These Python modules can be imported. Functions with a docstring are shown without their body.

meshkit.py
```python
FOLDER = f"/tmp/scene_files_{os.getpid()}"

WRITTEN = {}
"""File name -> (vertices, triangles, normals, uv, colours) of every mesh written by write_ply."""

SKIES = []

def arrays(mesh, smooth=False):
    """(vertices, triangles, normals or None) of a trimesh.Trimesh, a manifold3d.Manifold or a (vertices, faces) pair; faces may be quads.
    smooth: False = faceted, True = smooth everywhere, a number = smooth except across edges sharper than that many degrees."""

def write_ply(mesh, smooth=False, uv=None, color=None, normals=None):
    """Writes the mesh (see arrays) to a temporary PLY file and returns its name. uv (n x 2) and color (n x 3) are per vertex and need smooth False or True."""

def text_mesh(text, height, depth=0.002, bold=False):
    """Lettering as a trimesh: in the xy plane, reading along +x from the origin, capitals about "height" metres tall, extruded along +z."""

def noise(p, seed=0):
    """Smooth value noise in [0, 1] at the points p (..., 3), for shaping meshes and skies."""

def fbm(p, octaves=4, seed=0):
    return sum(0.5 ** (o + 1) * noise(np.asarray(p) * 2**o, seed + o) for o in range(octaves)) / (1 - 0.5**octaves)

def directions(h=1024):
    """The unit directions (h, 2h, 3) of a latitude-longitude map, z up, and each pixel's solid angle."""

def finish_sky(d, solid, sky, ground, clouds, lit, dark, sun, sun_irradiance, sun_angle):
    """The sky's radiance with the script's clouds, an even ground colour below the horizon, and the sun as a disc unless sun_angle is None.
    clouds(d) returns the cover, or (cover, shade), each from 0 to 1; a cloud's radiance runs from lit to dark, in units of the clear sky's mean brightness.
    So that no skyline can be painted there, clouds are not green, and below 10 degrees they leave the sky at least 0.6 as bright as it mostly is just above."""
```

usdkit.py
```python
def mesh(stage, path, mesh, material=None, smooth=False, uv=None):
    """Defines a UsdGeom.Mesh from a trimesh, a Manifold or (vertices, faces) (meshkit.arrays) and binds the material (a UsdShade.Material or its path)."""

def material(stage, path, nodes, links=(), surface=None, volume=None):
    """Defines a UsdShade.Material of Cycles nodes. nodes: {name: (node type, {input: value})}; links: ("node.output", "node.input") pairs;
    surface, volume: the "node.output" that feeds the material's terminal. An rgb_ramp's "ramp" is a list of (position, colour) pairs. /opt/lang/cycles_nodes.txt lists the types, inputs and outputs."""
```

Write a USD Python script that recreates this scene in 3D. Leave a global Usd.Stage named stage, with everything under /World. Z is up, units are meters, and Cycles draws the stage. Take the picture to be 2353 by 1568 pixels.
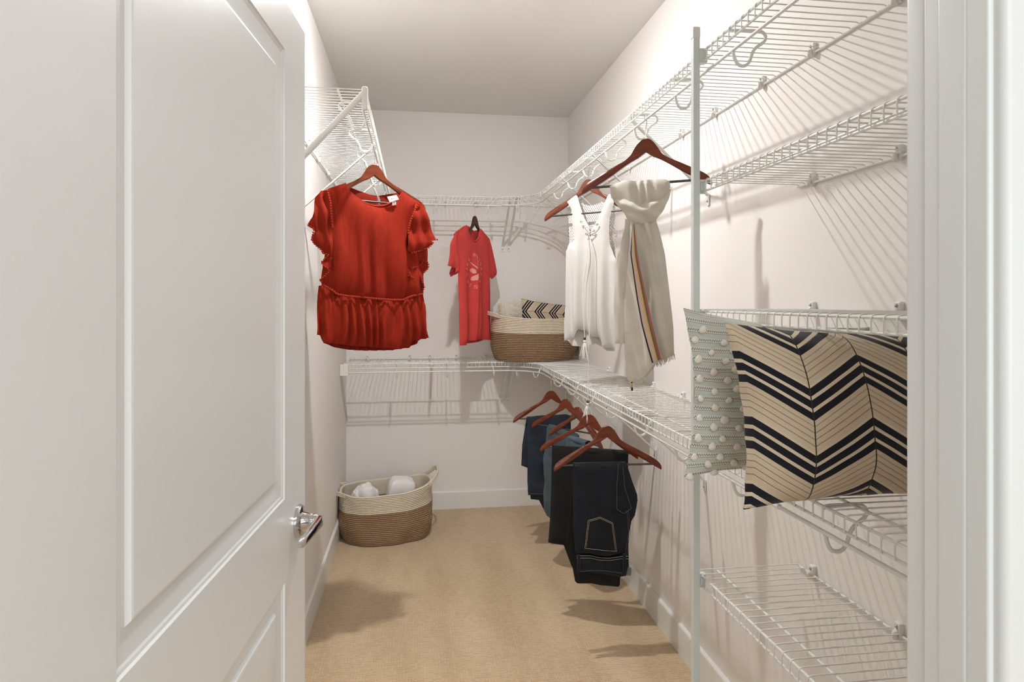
import math, random, numpy as np, trimesh, shapely
from shapely.geometry import Polygon
from scipy.spatial import Delaunay
from pxr import Usd, UsdGeom, UsdLux, UsdShade, Gf, Vt, Sdf
import usdkit, meshkit

random.seed(7)
RNG = np.random.default_rng(11)
PI = math.pi
stage = Usd.Stage.CreateInMemory()
UsdGeom.Xform.Define(stage, '/World')
UsdGeom.Scope.Define(stage, '/World/Looks')

# ------------------------------------------------------------------ camera, lights, exposure
XR, XL, YB, CE = 1.072, -0.465, 4.626, 2.74
cam = UsdGeom.Camera.Define(stage, '/World/camera')
cam.CreateHorizontalApertureAttr(36.0)
cam.CreateFocalLengthAttr(1530.54 / 2353 * 36.0)
cam.CreateVerticalApertureOffsetAttr((693.957 - 784.0) / 2353 * 36.0)
cam.CreateClippingRangeAttr(Gf.Vec2f(0.02, 100))
cam.CreateFStopAttr(0.0)
cam.AddTranslateOp().Set(Gf.Vec3d(0, 0, 1.4313))
cam.AddRotateZOp().Set(-math.degrees(0.1437))
cam.AddRotateXOp().Set(90.0)
cam.CreateExposureAttr(0.66)
LAMP_X, LAMP_Y = 0.15, 2.58
LAMP_POWER = 1960.0             # emission of the lamp's lens
UNSEEN_COOL_POWER = 2.5            # unseen cool light behind the camera, placed to light door and jamb
ROOM_FILL = 9.5               # added fill light under the ceiling behind the camera
cool_src = UsdLux.RectLight.Define(stage, '/World/unseen_cool_light')
cool_src.CreateWidthAttr(2.4); cool_src.CreateHeightAttr(1.7)
cool_src.CreateIntensityAttr(UNSEEN_COOL_POWER); cool_src.CreateColorAttr(Gf.Vec3f(0.86, 0.94, 1.0))
cool_src.AddTranslateOp().Set(Gf.Vec3d(0.35, -3.05, 1.5)); cool_src.AddRotateXOp().Set(-90.0 + 180.0)
room_fill = UsdLux.DiskLight.Define(stage, '/World/added_room_fill')
room_fill.CreateRadiusAttr(0.45); room_fill.CreateIntensityAttr(ROOM_FILL); room_fill.CreateColorAttr(Gf.Vec3f(0.97, 0.98, 1.0))
room_fill.AddTranslateOp().Set(Gf.Vec3d(0.2, -1.0, 2.66))

OUT = {
 'blouse_body': [(-0.2041,-0.1276),(-0.1939,-0.1182),(-0.1316,-0.0923),(-0.1146,-0.1211),(-0.0880,-0.1446),(-0.0561,-0.1607),(-0.0237,-0.1712),(0.0140,-0.1719),(0.0449,-0.1634),(0.0708,-0.1479),(0.0969,-0.1287),(0.1128,-0.1015),(0.1501,-0.1241),(0.1903,-0.1404),(0.1743,-0.1749),(0.1663,-0.2265),(0.1723,-0.2809),(0.1923,-0.3896),(0.2024,-0.4627),(0.2024,-0.5287),(0.1505,-0.5391),(0.1144,-0.5538),(0.0650,-0.5539),(0.0028,-0.5499),(-0.0597,-0.5440),(-0.1207,-0.5394),(-0.1645,-0.5321),(-0.1801,-0.5186),(-0.2182,-0.4978),(-0.2212,-0.4709),(-0.2110,-0.4032),(-0.2041,-0.3354),(-0.2024,-0.2677),(-0.2041,-0.2003)],
 'blouse_back': [(-0.1882,-0.1243),(-0.1120,-0.0894),(-0.0976,-0.0985),(-0.0623,-0.1093),(-0.0119,-0.1217),(0.0190,-0.1234),(0.0209,-0.1412),(0.0247,-0.1589),(0.0333,-0.1582),(0.0343,-0.1401),(0.0276,-0.1227),(0.0650,-0.1140),(0.1078,-0.1036),(0.1315,-0.0971),(0.1730,-0.1192),(0.2079,-0.1368),(0.1936,-0.2197),(0.2202,-0.3861),(0.2325,-0.4606),(0.2325,-0.5299),(0.0843,-0.5508),(-0.1030,-0.5372),(-0.2021,-0.4965),(-0.1951,-0.4001),(-0.1864,-0.2620)],
 'blouse_sleeve_l': [(-0.1974,-0.1218),(-0.2111,-0.1298),(-0.2314,-0.1333),(-0.2381,-0.1430),(-0.2495,-0.1577),(-0.2565,-0.1922),(-0.2653,-0.2378),(-0.2810,-0.2703),(-0.2721,-0.2748),(-0.2585,-0.2829),(-0.2540,-0.2936),(-0.2653,-0.3104),(-0.2688,-0.3244),(-0.2592,-0.3382),(-0.2292,-0.3637),(-0.2263,-0.3741),(-0.2019,-0.3805),(-0.1991,-0.3865),(-0.2307,-0.4086),(-0.2231,-0.4233),(-0.2019,-0.4348),(-0.2019,-0.4467),(-0.2352,-0.4775),(-0.2314,-0.4831),(-0.2172,-0.4802),(-0.1957,-0.4437),(-0.1889,-0.3922),(-0.1837,-0.3317),(-0.1854,-0.2711),(-0.1885,-0.2443),(-0.1920,-0.2101),(-0.1943,-0.1758),(-0.1991,-0.1489)],
 'blouse_sleeve_r': [(0.1653,-0.1556),(0.1752,-0.1439),(0.1932,-0.1442),(0.2073,-0.1723),(0.2315,-0.2238),(0.2499,-0.2705),(0.2635,-0.2974),(0.2336,-0.3026),(0.2438,-0.3113),(0.2214,-0.3344),(0.1852,-0.3488),(0.1475,-0.3594),(0.1299,-0.3475),(0.1279,-0.2846),(0.1377,-0.2263)],
 'blouse_flounce_r': [(0.1440,-0.2640),(0.1224,-0.3376),(0.1068,-0.3779),(0.1185,-0.4100),(0.1107,-0.4337),(0.1204,-0.4479),(0.1558,-0.4599),(0.1937,-0.4646),(0.2038,-0.4920),(0.2018,-0.5177),(0.2160,-0.5010),(0.2079,-0.4662),(0.2139,-0.4385),(0.2322,-0.4177),(0.2282,-0.3883),(0.2302,-0.3328),(0.1857,-0.2799)],
 'blouse_peplum': [(-0.2166,-0.4959),(-0.1785,-0.5168),(-0.1628,-0.5303),(-0.1189,-0.5376),(-0.0578,-0.5422),(0.0048,-0.5482),(0.0671,-0.5521),(0.1166,-0.5520),(0.1528,-0.5372),(0.2048,-0.5268),(0.2194,-0.5747),(0.2265,-0.6596),(0.2352,-0.7149),(0.1663,-0.7254),(0.1346,-0.7494),(0.0854,-0.7557),(0.0113,-0.7489),(-0.0451,-0.7419),(-0.1029,-0.7380),(-0.1410,-0.7294),(-0.1861,-0.7248),(-0.2181,-0.7176),(-0.2273,-0.6914),(-0.2453,-0.6884),(-0.2408,-0.6031),(-0.2332,-0.4995)],
 'blouse_peplum_back': [(-0.2021,-0.4982),(-0.1030,-0.5372),(0.0228,-0.5492),(0.1354,-0.5526),(0.2263,-0.5281),(0.2346,-0.5730),(0.2428,-0.7044),(0.1936,-0.7402),(0.1633,-0.7558),(0.0843,-0.7638),(0.0077,-0.7625),(-0.0483,-0.7603),(-0.1031,-0.7546),(-0.1566,-0.7438),(-0.2003,-0.7250),(-0.2176,-0.6918),(-0.2228,-0.6028),(-0.2176,-0.4984)],
 'blouse_tag': [(0.0411,-0.1324),(0.0820,-0.1217),(0.0936,-0.1395),(0.0524,-0.1545)],
 'blouse_tab': [(0.0633,-0.1508),(0.0806,-0.1458),(0.0825,-0.1618),(0.0652,-0.1667)],
 'tee_body': [(-0.2584,-0.1383),(-0.1592,-0.0825),(-0.1254,-0.0711),(-0.1128,-0.0779),(-0.0996,-0.1307),(-0.0665,-0.1577),(-0.0264,-0.1619),(0.0077,-0.1442),(0.0283,-0.0807),(0.1410,-0.1369),(0.1356,-0.2519),(0.1356,-0.3824),(0.1275,-0.4860),(0.1426,-0.7646),(0.1502,-0.7971),(0.0241,-0.7869),(-0.1167,-0.7913),(-0.1371,-0.8122),(-0.1972,-0.8131),(-0.2042,-0.6155),(-0.2089,-0.4042),(-0.2159,-0.2990),(-0.2391,-0.2215)],
 'tee_back': [(-0.1861,-0.1306),(-0.0807,-0.0722),(-0.0432,-0.0685),(0.0173,-0.0931),(0.0709,-0.0797),(0.1008,-0.0713),(0.2102,-0.1303),(0.2102,-0.3790),(0.2184,-0.7815),(0.0708,-0.8057),(-0.0313,-0.8086),(-0.1388,-0.8055),(-0.1602,-0.4019),(-0.1673,-0.2147)],
 'tee_sleeve_l': [(-0.1607,-0.0827),(-0.2599,-0.1384),(-0.3025,-0.2079),(-0.3325,-0.3335),(-0.2415,-0.3439),(-0.2475,-0.3740),(-0.2136,-0.3596),(-0.2080,-0.2986),(-0.2359,-0.2214),(-0.2359,-0.1557)],
 'tee_sleeve_l_in': [(-0.2377,-0.3307),(-0.2678,-0.3758),(-0.2496,-0.3962),(-0.1937,-0.3731),(-0.1630,-0.3540),(-0.1725,-0.3116)],
 'tee_sleeve_r': [(0.1125,-0.1263),(0.1394,-0.1371),(0.1611,-0.1849),(0.2246,-0.3428),(0.2218,-0.3651),(0.1764,-0.3982),(0.1286,-0.3770),(0.1232,-0.2527)],
 'tank_front': [(-0.1035,-0.0941),(-0.0577,-0.0671),(-0.0496,-0.0732),(-0.0291,-0.1362),(-0.0109,-0.1817),(0.0080,-0.2117),(0.0133,-0.2355),(0.0176,-0.2553),(0.0242,-0.2362),(0.0324,-0.2171),(0.0567,-0.1779),(0.0779,-0.1387),(0.1015,-0.0866),(0.1136,-0.0771),(0.1342,-0.1163),(0.1136,-0.1850),(0.1091,-0.2489),(0.1136,-0.3030),(0.1310,-0.3449),(0.1498,-0.3773),(0.1415,-0.4535),(0.1435,-0.5335),(0.1477,-0.6214),(0.1414,-0.7385),(0.1391,-0.7707),(0.1215,-0.7657),(0.0794,-0.7553),(0.0777,-0.7407),(0.0562,-0.7201),(0.0198,-0.7094),(-0.0043,-0.6924),(-0.0409,-0.6811),(-0.0600,-0.7089),(-0.0826,-0.7279),(-0.1104,-0.7350),(-0.1122,-0.6550),(-0.1067,-0.5017),(-0.1085,-0.3945),(-0.1053,-0.3206),(-0.0893,-0.2853),(-0.0678,-0.2824),(-0.0701,-0.2305),(-0.0764,-0.1824),(-0.0803,-0.1323),(-0.0923,-0.1114)],
 'tank_back': [(-0.1183,-0.0938),(-0.0815,-0.0646),(-0.0622,-0.0884),(-0.0250,-0.1115),(0.0062,-0.1160),(0.0435,-0.1111),(0.0739,-0.0895),(0.0911,-0.0740),(0.1209,-0.1214),(0.1230,-0.1798),(0.1075,-0.2538),(0.1209,-0.3158),(0.1294,-0.3744),(0.1251,-0.6209),(0.1188,-0.7766),(0.0868,-0.7759),(0.0304,-0.7466),(-0.0430,-0.7624),(-0.0861,-0.7607),(-0.1276,-0.7317),(-0.1299,-0.5080),(-0.1252,-0.3169),(-0.1102,-0.2749),(-0.1137,-0.1835),(-0.1183,-0.1222)],
 'scarf_loop': [(-0.1152,-0.1586),(-0.0915,-0.1455),(-0.0651,-0.1417),(-0.0340,-0.1454),(0.0091,-0.1459),(0.0463,-0.1459),(0.0684,-0.1476),(0.0865,-0.1554),(0.0898,-0.1764),(0.0727,-0.2110),(0.0032,-0.2399),(-0.0787,-0.2232),(-0.1106,-0.1990)],
 'scarf_knot': [(-0.1151,-0.1719),(-0.0988,-0.1863),(-0.0897,-0.1943),(-0.0747,-0.1938),(-0.0611,-0.1933),(-0.0447,-0.1973),(-0.0314,-0.1938),(-0.0151,-0.2022),(-0.0005,-0.2133),(0.0200,-0.2117),(0.0417,-0.2059),(0.0632,-0.1916),(0.0803,-0.1857),(0.0916,-0.1700),(0.0865,-0.1969),(0.0703,-0.2377),(0.0574,-0.2571),(0.0428,-0.2764),(0.0207,-0.2862),(-0.0129,-0.2919),(-0.0412,-0.2886),(-0.0582,-0.2726),(-0.0716,-0.2498),(-0.0928,-0.2240),(-0.1083,-0.2062)],
 'scarf_tail_r': [(-0.0505,-0.2723),(0.0345,-0.2767),(0.0491,-0.3257),(0.0644,-0.3934),(0.0792,-0.5233),(0.0920,-0.6423),(0.0954,-0.7306),(0.0709,-0.7431),(0.0458,-0.7549),(0.0271,-0.7622),(-0.0204,-0.7108),(-0.0354,-0.4142)],
 'scarf_tail_f': [(-0.0488,-0.2795),(-0.0323,-0.2804),(-0.0162,-0.4189),(0.0027,-0.5085),(0.0251,-0.6054),(0.0471,-0.6972),(0.0566,-0.7446),(0.0326,-0.7644),(0.0062,-0.7990),(-0.0200,-0.8190),(-0.0488,-0.8354),(-0.0581,-0.8133),(-0.0658,-0.7382),(-0.0699,-0.6248),(-0.0699,-0.5493),(-0.0623,-0.4555),(-0.0503,-0.3616)],
 'scarf_tail_l': [(-0.0689,-0.2689),(-0.0417,-0.2808),(-0.0523,-0.3620),(-0.0644,-0.4539),(-0.0705,-0.5478),(-0.0705,-0.6970),(-0.1081,-0.6995),(-0.1104,-0.5688),(-0.1062,-0.4769),(-0.0944,-0.3890),(-0.0709,-0.3061)],
 'scarf_edge': [(-0.0360,-0.2919),(-0.0413,-0.3344),(-0.0450,-0.3932),(-0.0375,-0.4449),(-0.0234,-0.5479),(-0.0085,-0.6284),(0.0121,-0.7010),(0.0289,-0.7572)],
 'scarf_edge2': [(-0.0323,-0.2892),(-0.0278,-0.3349),(-0.0204,-0.3939),(-0.0137,-0.4307),(0.0040,-0.5085),(0.0251,-0.6054),(0.0471,-0.6972),(0.0579,-0.7446)],
 'jeanE_front': [(-0.1435,-0.1442),(0.0370,-0.1387),(0.0744,-0.1429),(0.0794,-0.1651),(0.0968,-0.2197),(0.1168,-0.2736),(0.1181,-0.2965),(0.1065,-0.3577),(0.0933,-0.3784),(0.0861,-0.4256),(0.0813,-0.4817),(0.0790,-0.5167),(0.0637,-0.5075),(-0.0021,-0.5190),(-0.0400,-0.5167),(-0.0782,-0.5070),(-0.1347,-0.5058),(-0.1440,-0.4058),(-0.1435,-0.2890)],
 'jeanE_band': [(-0.1316,-0.5141),(-0.0748,-0.5157),(-0.0363,-0.5254),(0.0019,-0.5277),(0.0618,-0.5211),(0.0835,-0.5237),(0.0787,-0.5712),(0.0715,-0.6017),(0.0448,-0.6055),(-0.0172,-0.5920),(-0.0769,-0.5832),(-0.1126,-0.5751),(-0.1245,-0.5670)],
 'jeanE_pocket': [(-0.0870,-0.3684),(-0.0390,-0.3539),(0.0156,-0.3814),(0.0311,-0.4959),(-0.0997,-0.4804)],
 'jeanE_crease': [(0.0379,-0.1432),(0.0326,-0.2238),(0.0308,-0.3273),(0.0593,-0.3456),(0.0896,-0.3234)],
 'jeanE_crease2': [(0.0896,-0.3234),(0.0629,-0.2403),(0.0557,-0.1541)],
 'jeanE_lining': [(0.0738,-0.5703),(0.0991,-0.5794),(0.0991,-0.6102),(0.0666,-0.6092)],
 'jeanE_back': [(-0.1354,-0.1560),(0.0864,-0.1565),(0.0918,-0.3084),(0.0918,-0.5835),(0.0555,-0.6199),(0.0534,-0.6518),(0.0474,-0.6588),(-0.0229,-0.6541),(-0.0638,-0.6430),(-0.1217,-0.6390),(-0.1312,-0.6293),(-0.1390,-0.5856),(-0.1677,-0.4623),(-0.1462,-0.3032)],
 'jeanD_front': [(-0.1632,-0.1440),(-0.0425,-0.1430),(0.0653,-0.1446),(0.1780,-0.1569),(0.1780,-0.2644),(0.1704,-0.4161),(0.1325,-0.5528),(0.0942,-0.6527),(-0.0704,-0.6748),(-0.1072,-0.5823),(-0.1807,-0.5815),(-0.1697,-0.4585),(-0.1672,-0.3719),(-0.1632,-0.2087)],
 'jeanD_back': [(-0.1713,-0.1502),(-0.0495,-0.1492),(0.1731,-0.1633),(0.1655,-0.3106),(0.0885,-0.5486),(-0.1304,-0.5651),(-0.1755,-0.5012),(-0.1734,-0.3801)],
 'jeanA_front': [(-0.1417,-0.1421),(-0.0819,-0.1371),(0.0759,-0.1311),(0.1094,-0.1401),(0.1094,-0.3764),(0.0943,-0.5950),(-0.0362,-0.5915),(-0.1360,-0.5871),(-0.1397,-0.5091),(-0.1397,-0.3044)],
 'jeanA_back': [(-0.1398,-0.1495),(0.0876,-0.1380),(0.1181,-0.4096),(0.0876,-0.6347),(-0.0086,-0.7247),(-0.0213,-0.7218),(-0.0692,-0.6279),(-0.1170,-0.6204),(-0.1220,-0.5541),(-0.1295,-0.4441),(-0.1712,-0.4267),(-0.1649,-0.3112)],
 'jeanB_front': [(-0.0916,-0.1383),(0.0019,-0.1510),(0.0966,-0.1635),(0.1107,-0.1727),(0.1107,-0.3481),(0.0853,-0.5535),(-0.0453,-0.6503),(-0.0965,-0.6282),(-0.1271,-0.6003),(-0.1271,-0.5077),(-0.1169,-0.4478),(-0.1246,-0.4101),(-0.1301,-0.3268),(-0.1169,-0.2554),(-0.1068,-0.1611)],
 'jeanB_back': [(-0.1112,-0.1468),(0.0775,-0.1746),(0.0832,-0.3580),(0.0489,-0.5223),(-0.0838,-0.5729),(-0.1235,-0.4409),(-0.1235,-0.2537)],
 'jeanC_front': [(-0.0609,-0.1519),(0.0072,-0.1463),(0.0687,-0.1500),(0.1100,-0.1569),(0.1100,-0.3209),(0.0860,-0.4501),(-0.0461,-0.4635),(-0.0647,-0.3179)],
 'jeanC_back': [(-0.1009,-0.1617),(0.0725,-0.1668),(0.0656,-0.3348),(0.0482,-0.3806),(-0.0934,-0.4147)],
 'tee_letters': [(-0.1449,-0.3792),(-0.1416,-0.3432),(-0.1352,-0.3160),(-0.1144,-0.2850),(-0.0629,-0.2516),(-0.0211,-0.2663),(0.0048,-0.2844),(0.0255,-0.3063),(0.0359,-0.3374),(0.0359,-0.3709),(-0.1176,-0.4232),(-0.0861,-0.4431),(-0.0582,-0.4527),(-0.0211,-0.4564),(0.0048,-0.4182),(-0.0542,-0.3540)],
 'tee_blob': [(-0.1023,-0.3471),(-0.0776,-0.3352),(-0.0577,-0.3452),(-0.0527,-0.3668),(-0.0702,-0.3702),(-0.0973,-0.3550)],
 'tee_canoe': [(-0.0301,-0.3660),(-0.0276,-0.3796),(-0.0477,-0.4103),(-0.0727,-0.4151),(-0.0875,-0.4087),(-0.0776,-0.3894)],
 'tee_stroke': [(-0.0998,-0.3010),(-0.0924,-0.2993),(-0.0225,-0.3410),(-0.0276,-0.3494)],
 'tee_stem': [(-0.0412,-0.2461),(-0.0361,-0.2458),(-0.0316,-0.3057),(-0.0225,-0.3025),(-0.0225,-0.3080),(-0.0306,-0.3112),(-0.0326,-0.3332),(-0.0366,-0.3334)],
 'tank_grommets': [(-0.0179,-0.1957),(0.0616,-0.2108),(-0.0012,-0.2249),(0.0440,-0.2386),(0.0089,-0.2530),(0.0255,-0.2616)],
 'tank_string_l': [(0.0276,-0.2568),(0.0189,-0.3246),(0.0036,-0.4511),(-0.0030,-0.5686),(0.0036,-0.6859),(0.0058,-0.7211)],
 'tank_string_r': [(0.0298,-0.2569),(0.0406,-0.3256),(0.0363,-0.4518),(0.0319,-0.6463),(0.0254,-0.7634),(0.0232,-0.9194),(0.0211,-1.0015)],
 'seam_l': [(-0.2076,-0.1319),(-0.2028,-0.1497),(-0.1960,-0.1766),(-0.1936,-0.2107),(-0.1902,-0.2449),(-0.1878,-0.2717)],
 'seam_r': [(0.1808,-0.1437),(0.1596,-0.1800),(0.1409,-0.2230),(0.1304,-0.2604),(0.1300,-0.2777)],
 'seam_w': [(-0.2201,-0.4979),(-0.1821,-0.5187),(-0.1665,-0.5322),(-0.1228,-0.5395),(-0.0620,-0.5440),(0.0004,-0.5500),(0.0625,-0.5539),(0.1117,-0.5539),(0.1477,-0.5391),(0.1995,-0.5288)],
 'neckline': [(-0.1295,-0.0912),(-0.1125,-0.1201),(-0.0859,-0.1436),(-0.0538,-0.1597),(-0.0213,-0.1703),(0.0164,-0.1710),(0.0474,-0.1625),(0.0733,-0.1469),(0.0996,-0.1277),(0.1155,-0.1004)],
 'pom_l': [(-0.2816,-0.2706),(-0.2591,-0.2831),(-0.2659,-0.3106),(-0.2687,-0.3245),(-0.2598,-0.3383),(-0.2298,-0.3638),(-0.2269,-0.3743),(-0.2025,-0.3807),(-0.2313,-0.4087),(-0.2237,-0.4234),(-0.2025,-0.4349),(-0.2025,-0.4468),(-0.2359,-0.4775),(-0.2320,-0.4832)],
 'pom_r': [(0.2624,-0.2976),(0.2297,-0.3008),(0.2438,-0.3128),(0.2204,-0.3350),(0.1842,-0.3489),(0.1470,-0.3590)],
 'pom_f': [(0.1549,-0.3581),(0.1736,-0.3736),(0.2059,-0.3891),(0.1928,-0.4097),(0.1509,-0.4237),(0.1104,-0.4338),(0.1195,-0.4480),(0.1553,-0.4599),(0.1966,-0.4631),(0.2105,-0.4987),(0.2035,-0.5177)],
 'pom_b': [(0.2059,-0.3891),(0.2292,-0.3957),(0.2302,-0.4178),(0.2109,-0.4368)],
}
POSE = {'A': (0.768, 3.74, 0.922, -3), 'B': (0.776, 3.41, 0.922, -52), 'C': (0.777, 3.16, 0.92, -68), 'D': (0.762, 2.88, 0.93, -28), 'E': (0.772, 2.63, 0.925, -4), 'S': (0.772, 2.17, 1.985, -33), 'W': (0.776, 2.945, 1.988, -42), 'R': (-0.167, 2.775, 1.993, 25), 'T': (0.376, 4.225, 1.978, 52)}

# ------------------------------------------------------------------ materials
LOOK = {}
def mat(name, color, rough=0.5, c2=None, nscale=30.0, stretch=(1, 1, 1), bump=0.0, bscale=None, bdist=0.002, metallic=0.0, spec=0.5, sheen=0.0, coat=0.0, detail=3.0):
    nodes = {'p': ('principled_bsdf', {'base_color': color, 'roughness': rough, 'metallic': metallic, 'specular_ior_level': spec, 'sheen_weight': sheen, 'coat_weight': coat})}
    links = []
    if c2 is not None or bump:
        nodes['tc'] = ('texture_coordinate', {})
        nodes['mp'] = ('mapping', {'scale': stretch}); links.append(('tc.object', 'mp.vector'))
    if c2 is not None:
        nodes['n'] = ('noise_texture', {'scale': nscale, 'detail': detail}); links.append(('mp.vector', 'n.vector'))
        nodes['r'] = ('rgb_ramp', {'ramp': [(0.3, color), (0.7, c2)]}); links += [('n.fac', 'r.fac'), ('r.color', 'p.base_color')]
    if bump:
        nodes['bn'] = ('noise_texture', {'scale': bscale or nscale, 'detail': 4.0}); links.append(('mp.vector', 'bn.vector'))
        nodes['b'] = ('bump', {'strength': bump, 'distance': bdist}); links += [('bn.fac', 'b.height'), ('b.normal', 'p.normal')]
    LOOK[name] = usdkit.material(stage, '/World/Looks/' + name, nodes, links, surface='p.BSDF')

mat('wall_paint', (0.85, 0.815, 0.785), 0.7, bump=0.06, bscale=300, bdist=0.001, spec=0.3)
mat('ceiling_paint', (0.88, 0.865, 0.845), 0.8, spec=0.2)
mat('room_paint', (0.80, 0.79, 0.77), 0.8, spec=0.2)
mat('trim_paint', (0.80, 0.79, 0.76), 0.32)
mat('door_paint', (0.82, 0.84, 0.845), 0.28, bump=0.05, bscale=160, bdist=0.002)
mat('jamb_paint', (0.76, 0.785, 0.79), 0.35)
mat('wire_white', (0.80, 0.81, 0.78), 0.32)
mat('post_white_cool_cast', (0.66, 0.71, 0.685), 0.35)  # white paint with the cool cast of the light put into the colour
mat('clip_white', (0.80, 0.78, 0.74), 0.4)
mat('screw_metal', (0.45, 0.43, 0.40), 0.35, metallic=1.0)
mat('chrome', (0.62, 0.62, 0.63), 0.05, metallic=1.0)
mat('hanger_wood', (0.19, 0.036, 0.009), 0.3, c2=(0.105, 0.017, 0.005), nscale=5, stretch=(1.2, 8, 9), coat=0.2, spec=0.4)
mat('hanger_wood_shaded', (0.045, 0.014, 0.009), 0.35, c2=(0.03, 0.010, 0.007), nscale=7, stretch=(2, 8, 8), coat=0.25)  # hanger wood with the shade at the far wall put into the colour
mat('bar_metal', (0.10, 0.088, 0.08), 0.35, metallic=0.7)
mat('rust_cloth', (0.29, 0.0175, 0.0045), 0.9, c2=(0.225, 0.012, 0.003), nscale=60, stretch=(3.0, 1, 0.35), bump=0.4, bscale=60, bdist=0.002, spec=0.2)
mat('rust_trim', (0.31, 0.024, 0.008), 0.8, spec=0.2)
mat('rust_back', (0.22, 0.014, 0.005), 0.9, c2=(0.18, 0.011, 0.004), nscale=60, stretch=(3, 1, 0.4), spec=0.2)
mat('coral_cloth', (0.60, 0.062, 0.056), 0.9, c2=(0.54, 0.052, 0.048), nscale=8, bump=0.12, bscale=400, bdist=0.001, spec=0.2)
mat('coral_print', (0.78, 0.30, 0.26), 0.85)
mat('white_cloth', (0.63, 0.605, 0.58), 0.9, bump=0.15, bscale=90, bdist=0.003, stretch=(2, 1, 0.3), spec=0.2)
mat('string_white', (0.78, 0.74, 0.69), 0.85)
mat('grommet', (0.30, 0.24, 0.18), 0.3, metallic=1.0)
mat('bead_dark', (0.02, 0.014, 0.01), 0.4)
mat('scarf_cloth', (0.62, 0.575, 0.50), 0.85, c2=(0.57, 0.525, 0.45), nscale=20, bump=0.12, bscale=120, bdist=0.002, sheen=0.25)
mat('stripe_black', (0.012, 0.013, 0.018), 0.85)
mat('stripe_pink', (0.62, 0.44, 0.37), 0.85)
mat('stripe_yellow', (0.62, 0.42, 0.14), 0.85)
mat('stripe_olive', (0.14, 0.115, 0.062), 0.85)
mat('stripe_red', (0.38, 0.095, 0.07), 0.85)
def denim(name, a, b): mat(name, a, 0.85, c2=b, nscale=18, detail=6.0, bump=0.25, bscale=500, bdist=0.001, spec=0.3, sheen=0.1)
denim('denim_indigo', (0.009, 0.012, 0.018), (0.0045, 0.006, 0.010))
denim('denim_black', (0.006, 0.006, 0.006), (0.0035, 0.0035, 0.0038))
denim('denim_navy', (0.022, 0.032, 0.048), (0.012, 0.018, 0.030))
denim('denim_light', (0.075, 0.105, 0.125), (0.045, 0.066, 0.084))
mat('stitch_tan', (0.50, 0.41, 0.28), 0.8)
mat('stitch_grey', (0.13, 0.14, 0.14), 0.8)
mat('pocket_lining', (0.16, 0.19, 0.18), 0.85)
mat('tag_white', (0.82, 0.81, 0.78), 0.6)
mat('tag_grey', (0.55, 0.43, 0.40), 0.6)
mat('tag_ink', (0.12, 0.11, 0.11), 0.6)
mat('rope_cream', (0.74, 0.66, 0.53), 0.9, c2=(0.66, 0.58, 0.45), nscale=90, bump=0.4, bscale=200, bdist=0.002)
mat('towel', (0.82, 0.80, 0.77), 0.95, bump=0.6, bscale=260, bdist=0.003, sheen=0.4)
mat('fur_base', (0.84, 0.78, 0.66), 0.9)
mat('fur_hair', (0.90, 0.85, 0.74), 0.6)
mat('pom_cream', (0.80, 0.75, 0.66), 0.9, bump=0.5, bscale=120, bdist=0.003, stretch=(4, 4, 1))
mat('black_gap', (0.02, 0.02, 0.02), 0.8)

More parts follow.
